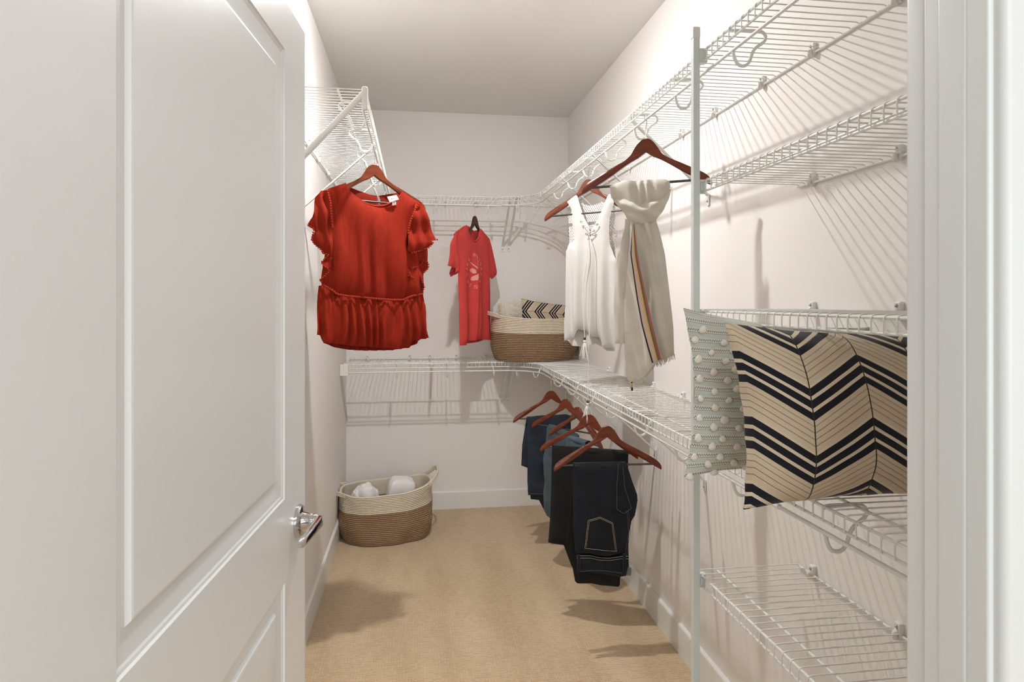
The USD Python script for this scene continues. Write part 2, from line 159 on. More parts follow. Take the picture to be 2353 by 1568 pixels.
def rope_jute():
    nodes = {'tc': ('texture_coordinate', {}), 'mp': ('mapping', {'scale': (1, 1, 1), 'rotation': (0.0, 0.5, 0.4)}),
             'w': ('wave_texture', {'scale': 60.0, 'distortion': 6.0, 'detail': 3.0, 'detail_scale': 3.0, 'bands_direction': 'x'}),
             'r': ('rgb_ramp', {'ramp': [(0.0, (0.25, 0.15, 0.08)), (0.5, (0.38, 0.24, 0.135)), (1.0, (0.44, 0.29, 0.17))]}),
             'b': ('bump', {'strength': 0.6, 'distance': 0.003}), 'p': ('principled_bsdf', {'roughness': 0.9})}
    LOOK['rope_jute'] = usdkit.material(stage, '/World/Looks/rope_jute', nodes, [('tc.object', 'mp.vector'), ('mp.vector', 'w.vector'), ('w.fac', 'r.fac'), ('r.color', 'p.base_color'), ('w.fac', 'b.height'), ('b.normal', 'p.normal')], surface='p.BSDF')
rope_jute()

def carpet():
    n = {'g': ('geometry', {}), 'sep': ('separate_xyz', {}), 'p': ('principled_bsdf', {'roughness': 0.95, 'specular_ior_level': 0.15, 'sheen_weight': 0.3})}
    l = [('g.position', 'sep.vector')]
    def m(name, kind, a, b=None, **kw):
        d = {'math_type': kind}; d.update(kw)
        for i, v in ((1, a), (2, b)):
            if isinstance(v, (int, float)): d['value%d' % i] = float(v)
        n[name] = ('math', d)
        for i, v in ((1, a), (2, b)):
            if isinstance(v, str): l.append((v, '%s.value%d' % (name, i)))
        return name + '.value'
    # dark dashes across, light ticks along: two lattices of cells that a hash switches on and off
    def lattice(tag, cx, cy, keep, thick, along):
        row = m(tag + 'row', 'floor', m(tag + 'ys', 'divide', 'sep.y' if along else 'sep.x', cy))
        n[tag + 'wn0'] = ('white_noise_texture', {'dimensions': '1D'}); l.append((row, tag + 'wn0.w'))
        col = m(tag + 'col', 'floor', m(tag + 'xo', 'add', m(tag + 'xs', 'divide', 'sep.x' if along else 'sep.y', cx), tag + 'wn0.value'))
        n[tag + 'cv'] = ('combine_xyz', {}); l.extend([(row, tag + 'cv.x'), (col, tag + 'cv.y')])
        n[tag + 'wn'] = ('white_noise_texture', {'dimensions': '2D'}); l.append((tag + 'cv.vector', tag + 'wn.vector'))
        on = m(tag + 'on', 'greater_than', tag + 'wn.value', keep)
        fr = m(tag + 'fr', 'fraction', tag + 'ys.value')
        th = m(tag + 'th', 'less_than', fr, thick)
        return m(tag + 'm', 'multiply', on, th)
    dark = lattice('d', 0.019, 0.0125, 0.55, 0.17, True)
    lite = lattice('v', 0.020, 0.0115, 0.55, 0.17, False)
    n['mp'] = ('mapping', {'scale': (6.0, 1.1, 1.0)}); l.append(('g.position', 'mp.vector'))
    n['nz'] = ('noise_texture', {'scale': 1.0, 'detail': 2.0}); l.append(('mp.vector', 'nz.vector'))
    n['rp'] = ('rgb_ramp', {'ramp': [(0.35, (0.54, 0.395, 0.235)), (0.65, (0.63, 0.475, 0.295))]}); l.append(('nz.fac', 'rp.fac'))
    n['fn'] = ('noise_texture', {'scale': 420.0, 'detail': 2.0}); l.append(('g.position', 'fn.vector'))
    n['m0'] = ('mix', {'mix_type': 'multiply', 'fac': 0.55}); n['fr2'] = ('rgb_ramp', {'ramp': [(0.3, (0.72, 0.72, 0.72)), (0.7, (1.15, 1.15, 1.15))]})
    l.extend([('fn.fac', 'fr2.fac'), ('rp.color', 'm0.color1'), ('fr2.color', 'm0.color2')])
    n['m1'] = ('mix', {'color2': (0.78, 0.64, 0.43)}); l.extend([('m0.color', 'm1.color1'), (m('lf', 'multiply', lite, 0.45), 'm1.fac')])
    n['m2'] = ('mix', {'color2': (0.20, 0.13, 0.065)}); l.extend([('m1.color', 'm2.color1'), (m('df', 'multiply', dark, 0.55), 'm2.fac'), ('m2.color', 'p.base_color')])
    n['b'] = ('bump', {'strength': 0.5, 'distance': 0.004})
    l.extend([(m('hh', 'add', m('h1', 'multiply', dark, -1.0), m('h2', 'multiply', 'fn.fac', 0.6)), 'b.height'), ('b.normal', 'p.normal')])
    LOOK['carpet'] = usdkit.material(stage, '/World/Looks/carpet', n, l, surface='p.BSDF')
carpet()

def chevron(name, period, slope, half, u0, v0):
    n = {'uv': ('uvmap', {'attribute': 'st'}), 's': ('separate_xyz', {}), 'p': ('principled_bsdf', {'roughness': 0.88, 'specular_ior_level': 0.25, 'sheen_weight': 0.15})}
    l = [('uv.UV', 's.vector')]
    def m(nm, kind, a, b):
        d = {'math_type': kind}
        for i, v in ((1, a), (2, b)):
            if isinstance(v, (int, float)): d['value%d' % i] = float(v)
            else: l.append((v, '%s.value%d' % (nm, i)))
        n[nm] = ('math', d); return nm + '.value'
    tri = m('pp', 'pingpong', m('uo', 'maximum', m('us', 'add', 's.x', -u0 + half * 40), half * 39 + 0.003), half)
    h = m('h', 'add', m('vo', 'add', 's.y', v0 + period * 20), m('tz', 'multiply', tri, -slope))
    f = m('f', 'fraction', m('hd', 'divide', h, period), 0.0)
    be, bl, dk = (0.56, 0.455, 0.325), (0.0085, 0.008, 0.013), (0.25, 0.185, 0.12)
    cr = (0.66, 0.56, 0.42)
    ramp = [(0.0, bl), (0.115, cr), (0.175, bl), (0.295, cr), (0.355, bl), (0.475, cr), (0.52, be), (0.615, dk), (0.622, be), (0.715, dk), (0.722, be), (0.815, dk), (0.822, be), (0.91, dk), (0.917, be)]
    n['r'] = ('rgb_ramp', {'ramp': ramp, 'interpolate': False}); l.append((f, 'r.fac'))
    n['rb'] = ('rgb_ramp', {'ramp': [(0.0, (0.75,) * 3), (0.10, (0.6,) * 3), (0.115, (0.1,) * 3), (0.175, (0.8,) * 3), (0.28, (0.6,) * 3), (0.295, (0.1,) * 3), (0.355, (0.8,) * 3), (0.46, (0.6,) * 3), (0.475, (0.1,) * 3), (0.52, (0.8,) * 3), (0.60, (0.6,) * 3), (0.618, (0.0,) * 3), (0.63, (0.8,) * 3), (0.70, (0.6,) * 3), (0.718, (0.0,) * 3), (0.73, (0.8,) * 3), (0.80, (0.6,) * 3), (0.818, (0.0,) * 3), (0.83, (0.8,) * 3), (0.90, (0.6,) * 3), (0.913, (0.0,) * 3), (0.925, (0.8,) * 3), (1.0, (0.6,) * 3)]}); l.append((f, 'rb.fac'))
    seam = m('sm', 'less_than', m('sa', 'absolute', m('sf', 'add', m('pp2', 'pingpong', 'uo.value', half), -half * 0.5), 0.0), half * 0.5 - 0.0011)
    n['mx'] = ('mix', {'color1': (0.03, 0.025, 0.02)}); l.extend([(seam, 'mx.fac'), ('r.color', 'mx.color2')])
    n['wn'] = ('noise_texture', {'scale': 700.0, 'detail': 2.0}); l.append(('uv.UV', 'wn.vector'))
    n['wr'] = ('rgb_ramp', {'ramp': [(0.3, (0.78,) * 3), (0.7, (1.12,) * 3)]}); l.append(('wn.fac', 'wr.fac'))
    n['m2'] = ('mix', {'mix_type': 'multiply', 'fac': 0.7}); l.extend([('mx.color', 'm2.color1'), ('wr.color', 'm2.color2'), ('m2.color', 'p.base_color')])
    n['b'] = ('bump', {'strength': 0.7, 'distance': 0.003}); l.extend([('rb.color', 'b.height'), ('b.normal', 'p.normal')])
    LOOK[name] = usdkit.material(stage, '/World/Looks/' + name, n, l, surface='p.BSDF')
chevron('chevron_large', 0.123, 0.66, 0.108, 0.115, 0.082)
chevron('chevron_small', 0.100, 0.75, 0.085, 0.02, 0.02)

def seafoam():
    n = {'uv': ('uvmap', {'attribute': 'st'}), 's': ('separate_xyz', {}), 'p': ('principled_bsdf', {'roughness': 0.9, 'specular_ior_level': 0.2, 'sheen_weight': 0.2})}
    l = [('uv.UV', 's.vector')]
    def m(nm, kind, a, b):
        d = {'math_type': kind}
        for i, v in ((1, a), (2, b)):
            if isinstance(v, (int, float)): d['value%d' % i] = float(v)
            else: l.append((v, '%s.value%d' % (nm, i)))
        n[nm] = ('math', d); return nm + '.value'
    R = 0.0215
    y = m('y', 'multiply', m('f', 'fraction', m('yd', 'divide', 's.y', R), 0.0), R)
    tri = m('tr', 'multiply', m('pp', 'pingpong', 's.x', 0.0025), 2.0)
    line = m('ln', 'less_than', m('ab', 'absolute', m('df', 'subtract', m('yo', 'subtract', y, 0.0045), tri), 0.0), 0.0009)
    band = m('bd', 'less_than', m('ba', 'absolute', m('bs', 'subtract', y, 0.0070), 0.0), 0.0048)
    edge = m('ed', 'less_than', m('ea', 'absolute', m('es', 'subtract', y, 0.0016), 0.0), 0.0006)
    n['a'] = ('mix', {'color1': (0.50, 0.53, 0.485), 'color2': (0.64, 0.62, 0.55)}); l.append((band, 'a.fac'))
    n['e'] = ('mix', {'color2': (0.24, 0.25, 0.22)}); l.extend([('a.color', 'e.color1'), (edge, 'e.fac')])
    n['c'] = ('mix', {'color2': (0.02, 0.02, 0.02)}); l.extend([('e.color', 'c.color1'), (line, 'c.fac'), ('c.color', 'p.base_color')])
    n['wn'] = ('noise_texture', {'scale': 300.0, 'detail': 3.0}); l.append(('uv.UV', 'wn.vector'))
    n['hh'] = ('math', {'math_type': 'multiply_add', 'value2': 0.4}); l.extend([('wn.fac', 'hh.value1'), (band, 'hh.value3')])
    n['b'] = ('bump', {'strength': 0.5, 'distance': 0.002}); l.extend([('hh.value', 'b.height'), ('b.normal', 'p.normal')])
    LOOK['seafoam'] = usdkit.material(stage, '/World/Looks/seafoam', n, l, surface='p.BSDF')
seafoam()

def lace():
    n = {'tc': ('texture_coordinate', {}), 's': ('separate_xyz', {}), 'd': ('principled_bsdf', {'base_color': (0.80, 0.76, 0.73), 'roughness': 0.9}), 't': ('transparent_bsdf', {}), 'x': ('mix_closure', {})}
    l = [('tc.object', 's.vector')]
    def m(nm, kind, a, b):
        d = {'math_type': kind}
        for i, v in ((1, a), (2, b)):
            if isinstance(v, (int, float)): d['value%d' % i] = float(v)
            else: l.append((v, '%s.value%d' % (nm, i)))
        n[nm] = ('math', d); return nm + '.value'
    row = m('r', 'floor', m('zd', 'divide', 's.z', 0.0075), 0.0)
    fx = m('fx', 'fraction', m('xo', 'add', m('xd', 'divide', 's.x', 0.0105), m('ro', 'multiply', row, 0.5)), 0.0)
    fz = m('fz', 'fraction', 'zd.value', 0.0)
    hole = m('hl', 'multiply', m('a', 'less_than', m('aa', 'absolute', m('ax', 'subtract', fx, 0.5), 0.0), 0.27), m('b', 'less_than', m('bb', 'absolute', m('bz', 'subtract', fz, 0.5), 0.0), 0.30))
    l.extend([(hole, 'x.fac'), ('d.BSDF', 'x.closure1'), ('t.BSDF', 'x.closure2')])
    LOOK['lace'] = usdkit.material(stage, '/World/Looks/lace', n, l, surface='x.closure')
lace()
LOOK['bulb_glow'] = usdkit.material(stage, '/World/Looks/bulb_glow', {'e': ('emission', {'color': (1.0, 0.99, 0.985), 'strength': LAMP_POWER})}, [], surface='e.emission')

# ------------------------------------------------------------------ scene helpers
USED = {}
def path_for(parent, name):
    k = (parent, name); USED[k] = USED.get(k, 0) + 1
    return parent + '/' + (name if USED[k] == 1 else '%s_%03d' % (name, USED[k] - 1))
def props(prim, label=None, cat=None, group=None, kind=None):
    for k, v in (('label', label), ('category', cat), ('group', group), ('kind', kind)):
        if v: prim.SetCustomDataByKey(k, v)
    return prim
def obj(name, mesh, look, parent=None, smooth=40, uv=None, label=None, cat=None, group=None, kind=None):
    p = path_for(parent.GetPath().pathString if parent else '/World', name)
    return props(usdkit.mesh(stage, p, mesh, LOOK[look], smooth=smooth, uv=uv).GetPrim(), label, cat, group, kind)
def thing(name, label, cat, loc=(0, 0, 0), rz=0.0, group=None, kind=None):
    x = UsdGeom.Xform.Define(stage, path_for('/World', name))
    x.AddTranslateOp().Set(Gf.Vec3d(*map(float, loc))); x.AddRotateZOp().Set(float(rz))
    return props(x.GetPrim(), label, cat, group, kind)
def dup(src, label, loc, rz, group):
    x = UsdGeom.Xform.Define(stage, path_for('/World', src.GetName()))
    x.AddTranslateOp().Set(Gf.Vec3d(*map(float, loc))); x.AddRotateZOp().Set(float(rz))
    p = x.GetPrim(); p.GetReferences().AddInternalReference(src.GetPath()); p.SetInstanceable(True)
    return props(p, label, None, group)
def struct(name, mesh, look, parent=None, smooth=False, uv=None):
    return obj(name, mesh, look, parent, smooth, uv, kind=None if parent else 'structure')

# ------------------------------------------------------------------ mesh helpers: all give (vertices, triangles)
def cat(ms):
    vs, fs, n = [], [], 0
    for v, f in ms:
        vs.append(np.asarray(v, float)); fs.append(np.asarray(f, int) + n); n += len(v)
    return np.vstack(vs), np.vstack(fs)
def tm(m): return np.array(m.vertices), np.array(m.faces)
def box(x0, x1, y0, y1, z0, z1):
    m = trimesh.creation.box((x1 - x0, y1 - y0, z1 - z0)); m.apply_translation(((x0 + x1) / 2, (y0 + y1) / 2, (z0 + z1) / 2)); return tm(m)
def rbox(x0, x1, y0, y1, z0, z1, r=0.003):
    import manifold3d as mf
    s = mf.Manifold.sphere(r, 12)
    pts = [s.translate((x, y, z)) for x in (x0 + r, x1 - r) for y in (y0 + r, y1 - r) for z in (z0 + r, z1 - r)]
    m = mf.Manifold.batch_hull(pts).to_mesh(); return np.array(m.vert_properties[:, :3]), np.array(m.tri_verts)
def tube(path, r, sides=8, closed=False, caps=True):
    p = np.asarray(path, float); n = len(p); r = np.broadcast_to(np.asarray(r, float), (n,))
    t = np.roll(p, -1, 0) - np.roll(p, 1, 0) if closed else np.gradient(p, axis=0)
    t /= np.maximum(np.linalg.norm(t, axis=1, keepdims=True), 1e-12)
    a = np.array([0, 0, 1.0]) if abs(t[0][2]) < 0.9 else np.array([1.0, 0, 0])
    u = np.cross(t[0], a); u /= np.linalg.norm(u); us = []
    for k in range(n):
        u = u - t[k] * (u @ t[k]); u /= max(np.linalg.norm(u), 1e-12); us.append(u)
    us = np.array(us); w = np.cross(t, us); th = np.linspace(0, 2 * PI, sides, endpoint=False)
    v = p[:, None] + r[:, None, None] * (np.cos(th)[None, :, None] * us[:, None] + np.sin(th)[None, :, None] * w[:, None])
    v = v.reshape(-1, 3); f = []
    for k in range(n if closed else n - 1):
        a0, b0 = k * sides, ((k + 1) % n) * sides
        for s in range(sides):
            s2 = (s + 1) % sides; f += [(a0 + s, a0 + s2, b0 + s2), (a0 + s, b0 + s2, b0 + s)]
    if caps and not closed:
        v = np.vstack([v, p[0], p[-1]]); c0, c1 = len(v) - 2, len(v) - 1
        for s in range(sides):
            s2 = (s + 1) % sides; f += [(c0, s2, s), (c1, (n - 1) * sides + s, (n - 1) * sides + s2)]
    return v, np.array(f)
def rod(a, b, r, sides=8): return tube([a, b], r, sides)
def curve(pts, n=24):
    from scipy.interpolate import CubicSpline
    p = np.asarray(pts, float); s = np.concatenate([[0], np.cumsum(np.linalg.norm(np.diff(p, axis=0), axis=1))])
    return CubicSpline(s, p)(np.linspace(0, s[-1], n))
def sphere(c, r, sub=1, scale=(1, 1, 1)):
    m = trimesh.creation.icosphere(sub, 1.0); return np.array(m.vertices) * r * np.array(scale) + np.array(c), np.array(m.faces)
def lathe(prof, n=24):
    m = trimesh.creation.revolve(np.array(prof, float), sections=n); return tm(m)
def rotz(m, deg, c=(0, 0, 0)):
    a = math.radians(deg); R = np.array([[math.cos(a), -math.sin(a), 0], [math.sin(a), math.cos(a), 0], [0, 0, 1]]); v = np.asarray(m[0]) - c
    return v @ R.T + c, m[1]
def move(m, d): return np.asarray(m[0]) + np.array(d, float), m[1]
def xmap(m, fn): return fn(np.asarray(m[0], float)), m[1]
def extrude(poly, h):
    return tm(trimesh.creation.extrude_polygon(poly, h, engine='earcut'))

def fill(poly, cell):
    """Triangulated polygon: (points, triangles CCW, distance to the edge)."""
    P = Polygon(poly).buffer(0)
    if P.geom_type != 'Polygon': P = max(P.geoms, key=lambda g: g.area)
    ring = np.array(P.exterior.coords)[:-1]; b = []
    for p, q in zip(ring, np.roll(ring, -1, 0)):
        k = max(1, int(math.ceil(np.linalg.norm(q - p) / cell))); b += [p + (q - p) * i / k for i in range(k)]
    b = np.array(b); x0, y0, x1, y1 = P.bounds
    gx, gy = np.meshgrid(np.arange(x0, x1, cell), np.arange(y0, y1, cell * 0.866)); gx = gx + (np.arange(gx.shape[0]) % 2)[:, None] * cell / 2
    g = np.stack([gx.ravel(), gy.ravel()], 1); g = g[shapely.contains_xy(P, g[:, 0], g[:, 1])]
    g = g[shapely.distance(shapely.points(g), P.exterior) > cell * 0.45]
    pts = np.vstack([b, g]); tri = Delaunay(pts).simplices
    c = pts[tri].mean(1); tri = tri[shapely.contains_xy(P, c[:, 0], c[:, 1])]
    a = pts[tri]; area = (a[:, 1, 0] - a[:, 0, 0]) * (a[:, 2, 1] - a[:, 0, 1]) - (a[:, 1, 1] - a[:, 0, 1]) * (a[:, 2, 0] - a[:, 0, 0])
    tri = np.where((area < 0)[:, None], tri[:, ::-1], tri)[np.abs(area) > 1e-12]
    return pts, tri, shapely.distance(shapely.points(pts), P.exterior)
def cloth(poly, w0=0.0, t=0.004, fold=None, cell=0.012, soft=0.012, flat=0.0012):
    """A closed cloth body over the outline poly (u across, v up); w is towards the viewer. Local axes: x=u, y=-w, z=v."""
    pts, tri, d = fill(poly, cell); u, v = pts.T
    prof = t * (1 - np.exp(-d / soft)) + flat / 2
    base = w0 + (fold(u, v, d) if fold else 0.0)
    n = len(pts); F = np.stack([u, -(base + prof), v], 1); B = np.stack([u, -(base - prof * 0.8), v], 1)
    e = {}
    for a, b, c in tri:
        for p, q in ((a, b), (b, c), (c, a)): e[(p, q)] = 1
    side = []
    for (p, q) in e:
        if (q, p) not in e: side += [(q, p, p + n), (q, p + n, q + n)]
    return np.vstack([F, B]), np.vstack([tri, tri[:, ::-1] + n, np.array(side)])
def vfold(amp, freq, ph=0.0, drift=0.3, vtop=0.0, vref=0.3, seed=1, jitter=0.5):
    """Hanging folds: run down the cloth, deeper towards the hem."""
    def f(u, v, d):
        p = np.stack([u * 6, v * 2, np.zeros_like(u)], 1); nz = meshkit.fbm(p, 3, seed) - 0.5
        k = np.clip((vtop - v) / vref, 0.0, 1.3)
        return amp * k * np.sin(2 * PI * freq * (u + drift * 0.02 * np.sin(v * 9) + jitter * 0.06 * nz) + ph) + amp * 1.2 * nz
    return f
def ribbon(pts2, w, width, thick=0.0012):
    """Flat strip along a polyline in (u, v)."""
    p = np.asarray(pts2, float); t = np.gradient(p, axis=0); t /= np.linalg.norm(t, axis=1, keepdims=True); nrm = np.stack([-t[:, 1], t[:, 0]], 1) * width / 2
    w = np.broadcast_to(w, (len(p),)); L = p + nrm; R = p - nrm; n = len(p)
    V = np.vstack([np.stack([L[:, 0], -w - thick, L[:, 1]], 1), np.stack([R[:, 0], -w - thick, R[:, 1]], 1), np.stack([L[:, 0], -w, L[:, 1]], 1), np.stack([R[:, 0], -w, R[:, 1]], 1)]); f = []
    for i in range(n - 1):
        f += [(i, n + i, n + i + 1), (i, n + i + 1, i + 1), (i, i + 1, 2 * n + i + 1), (i, 2 * n + i + 1, 2 * n + i), (n + i, 3 * n + i, 3 * n + i + 1), (n + i, 3 * n + i + 1, n + i + 1)]
    return V, np.array(f)
def resample(pts, step):
    p = np.asarray(pts, float); s = np.concatenate([[0], np.cumsum(np.linalg.norm(np.diff(p, axis=0), axis=1))]); k = max(2, int(s[-1] / step) + 1)
    x = np.linspace(0, s[-1], k); return np.stack([np.interp(x, s, p[:, i]) for i in range(p.shape[1])], 1)
def beads(pts, w, r, step, flatten=1.0):
    return cat([sphere((u, -w, v), r, 1, (1, flatten, 1)) for u, v in resample(pts, step)])
def stitch(pts, w, r=0.0009, step=0.01):
    p = resample(pts, step); return tube(np.stack([p[:, 0], -np.full(len(p), w), p[:, 1]], 1), r, 4)

# ------------------------------------------------------------------ setting: walls, floor, ceiling, trim, door
struct('floor', box(-2.6, 2.6, -3.2, YB + 0.1, -0.06, 0.0), 'carpet')
struct('ceiling', box(-2.6, 2.6, -3.2, YB + 0.1, CE, CE + 0.06), 'ceiling_paint')
struct('wall_back', box(XL - 0.1, XR + 0.1, YB, YB + 0.1, 0, CE), 'wall_paint')
struct('wall_right', box(XR, XR + 0.1, 0.64, YB, 0, CE), 'wall_paint')
struct('wall_left', box(XL - 0.1, XL, 0.36, YB, 0, CE), 'wall_paint')
JX, JY0, JY1 = 0.617, 0.645, 0.774
struct('wall_front', cat([box(JX + 0.02, 2.6, JY0 + 0.018, JY1 - 0.002, 0, CE), box(-2.6, -0.40, 0.36, 0.475, 0, CE), box(XL, JX + 0.02, JY0 + 0.018, JY1 - 0.002, 2.08, CE)]), 'wall_paint')
struct('wall_unseen_room_left', box(-2.7, -2.6, -3.2, 0.36, 0, CE), 'room_paint')  # walls of the unseen room behind the camera, bouncing light to the doorway
struct('wall_unseen_room_right', box(2.6, 2.7, -3.2, JY0, 0, CE), 'room_paint')
struct('wall_unseen_room_back', box(-2.6, 2.6, -3.3, -3.2, 0, CE), 'room_paint')
def baseboard(name, a, b, n):
    prof = [(0, 0), (0.014, 0), (0.014, 0.108), (0.012, 0.116), (0.006, 0.121), (0.0, 0.122)]
    a, b, n = np.array(a, float), np.array(b, float), np.array(n, float); v = []
    for p in (a, b):
        for d, z in prof: v.append([p[0] + n[0] * d, p[1] + n[1] * d, z])
    k = len(prof); f = []
    for i in range(k):
        j = (i + 1) % k; f += [(i, j, k + j), (i, k + j, k + i)]
    for i in range(1, k - 1): f += [(0, i + 1, i), (k, k + i, k + i + 1)]
    m = trimesh.Trimesh(np.array(v), np.array(f), process=False); trimesh.repair.fix_normals(m); struct(name, tm(m), 'trim_paint', smooth=25)
baseboard('baseboard_right', (XR, JY1), (XR, YB), (-1, 0))
baseboard('baseboard_left', (XL, 0.48), (XL, YB), (1, 0))
baseboard('baseboard_back', (XL + 0.014, YB), (XR - 0.014, YB), (0, -1))
# right door jamb and casing
t1 = thing('trim_1', None, None, kind='structure')
obj('jamb', rbox(JX, JX + 0.03, JY0 - 0.002, JY1 - 0.036, 0, 2.06, 0.004), 'jamb_paint', t1)
obj('rebate', rbox(JX + 0.0035, JX + 0.033, JY1 - 0.04, JY1, 0, 2.06, 0.008), 'jamb_paint', t1)
obj('stop', rbox(JX - 0.0015, JX + 0.02, JY0 + 0.026, JY0 + 0.071, 0, 2.06, 0.006), 'jamb_paint', t1)
obj('casing', rbox(JX + 0.006, JX + 0.10, JY0 - 0.018, JY0 + 0.016, 0, 2.12, 0.010), 'jamb_paint', t1)
t2 = thing('trim_2', None, None, kind='structure')
obj('jamb', box(-0.40, -0.375, 0.355, 0.48, 0, 2.06), 'jamb_paint', t2)
obj('casing', rbox(-0.47, -0.38, 0.338, 0.357, 0, 2.12, 0.006), 'jamb_paint', t2)

# the door: local x along the leaf from the hinge, y out of the visible face, z up
DH = 4.11
DE = np.array([-0.234, 1.471]); dd = np.array([math.sin(math.radians(DH)), math.cos(math.radians(DH))]); DL = 0.985
hinge = DE - dd * DL
door = thing('door_1', 'white two-panel interior door standing open along the left side with a chrome lever', None, (hinge[0], hinge[1], 0), 90 - DH, kind='structure')
# local x = dd, local y = away from the visible face (towards the left wall) so the visible face is y=0, thickness in +y
HOLES = [(0.211, 0.826, 1.057, 1.911), (0.211, 0.826, 0.14, 0.898)]
def loft(x0, x1, z0, z1, steps):
    v, f = [], []
    for ins, dep in steps:
        v += [(x0 + ins, dep, z0 + ins), (x1 - ins, dep, z0 + ins), (x1 - ins, dep, z1 - ins), (x0 + ins, dep, z1 - ins)]
    for k in range(len(steps) - 1):
        a, b = 4 * k, 4 * k + 4
        for s in range(4):
            s2 = (s + 1) % 4; f += [(a + s, a + s2, b + s2), (a + s, b + s2, b + s)]
    a = 4 * (len(steps) - 1); f += [(a, a + 1, a + 2), (a, a + 2, a + 3)]
    return np.array(v), np.array(f)
DT = 0.035; ZT = 2.005; ZB = 0.02
def slab():
    P = Polygon([(0, ZB), (DL, ZB), (DL, ZT), (0, ZT)], [[(a, c), (b, c), (b, d), (a, d)] for a, b, c, d in HOLES])
    v2, f2 = trimesh.creation.triangulate_polygon(P, engine='earcut'); v2 = np.array(v2)[:, :2]; f2 = np.array(f2)
    V = np.stack([v2[:, 0], np.zeros(len(v2)), v2[:, 1]], 1)
    rest = box(0, DL, 0.012, DT, ZB, ZT); rim = []
    c = [(0, ZB), (DL, ZB), (DL, ZT), (0, ZT)]; rv, rf = [], []
    for (xa, za), (xb, zb) in zip(c, c[1:] + c[:1]):
        k = len(rv); rv += [(xa, 0, za), (xb, 0, zb), (xb, 0.013, zb), (xa, 0.013, za)]; rf += [(k, k + 2, k + 1), (k, k + 3, k + 2)]
    a = V[f2]; cr = np.cross(a[:, 1] - a[:, 0], a[:, 2] - a[:, 0])[:, 1]; f2 = np.where((cr > 0)[:, None], f2[:, ::-1], f2)
    return cat([(V, f2), rest, (np.array(rv), np.array(rf))])
obj('door_leaf', slab(), 'door_paint', door, smooth=False)
MOLD = [(0, 0), (0.002, 0.003), (0.006, 0.0036), (0.009, 0.0052), (0.033, 0.0105), (0.038, 0.0108), (0.0425, 0.0060), (0.046, 0.0052)]
for h in HOLES: obj('panel', loft(*h, MOLD), 'door_paint', door, smooth=12)
# lever handle: local +x towards the free edge, -y out of the face
hx, hz = DL - 0.062, 0.983
h = obj('door_handle', xmap(lathe([(0, 0), (0.034, 0), (0.034, 0.005), (0.031, 0.009), (0.019, 0.0105), (0.0185, 0.013), (0.0165, 0.020), (0.0145, 0.024), (0.0155, 0.027), (0.0155, 0.031), (0.0, 0.031)], 40), lambda v: np.stack([v[:, 0] + hx, -v[:, 2] - 0.0002, v[:, 1] + hz], 1)), 'chrome', door, smooth=35, label='chrome door lever on a round rose')
obj('spindle', xmap(lathe([(0, 0.028), (0.0125, 0.028), (0.0135, 0.031), (0.0135, 0.040), (0.011, 0.043), (0, 0.043)], 32), lambda v: np.stack([v[:, 0] + hx, -v[:, 2], v[:, 1] + hz], 1)), 'chrome', h, smooth=35)
def lever():
    ks = np.linspace(0, 1, 14); rings = []
    for k in ks:
        x = hx + 0.012 - 0.128 * k; y = -(0.043 - 0.012 * k * k); hh = 0.0135 - 0.005 * k; tt = 0.0075 - 0.001 * k; zc = hz - 0.002 - 0.006 * k * k
        if k in (0, 1): hh *= 0.7; tt *= 0.6
        a = np.linspace(0, 2 * PI, 16, endpoint=False); ca, sa = np.cos(a), np.sin(a)
        rings.append(np.stack([np.full(16, x), y + tt * np.sign(ca) * np.abs(ca) ** 0.6, zc + hh * np.sign(sa) * np.abs(sa) ** 0.6], 1))
    v = np.vstack(rings); f = []
    for i in range(13):
        for s in range(16):
            s2 = (s + 1) % 16; f += [(i * 16 + s, i * 16 + s2, i * 16 + 16 + s2), (i * 16 + s, i * 16 + 16 + s2, i * 16 + 16 + s)]
    f += [(0, s + 1, s) for s in range(1, 15)] + [(208, 208 + s, 209 + s) for s in range(1, 15)]
    m = trimesh.Trimesh(v, np.array(f), process=False); trimesh.repair.fix_normals(m); return tm(m)
obj('lever', lever(), 'chrome', h, smooth=45)

# the closet's ceiling lamp (out of view, just above the frame)
cl = thing('ceiling_light', 'small flush ceiling lamp with a domed lens above the closet aisle, out of view', 'ceiling light', (LAMP_X, LAMP_Y, 0))
obj('base_plate', move(lathe([(0, 0), (0.09, 0), (0.09, 0.012), (0.08, 0.02), (0, 0.02)], 32), (0, 0, CE - 0.02)), 'trim_paint', cl, smooth=30)
obj('lens', xmap(lathe([(0, -0.009), (0.010, -0.0085), (0.020, -0.0065), (0.027, -0.0035), (0.030, 0.0), (0, 0.0)], 32), lambda v: v + np.array([0, 0, CE - 0.021])), 'bulb_glow', cl, smooth=40)

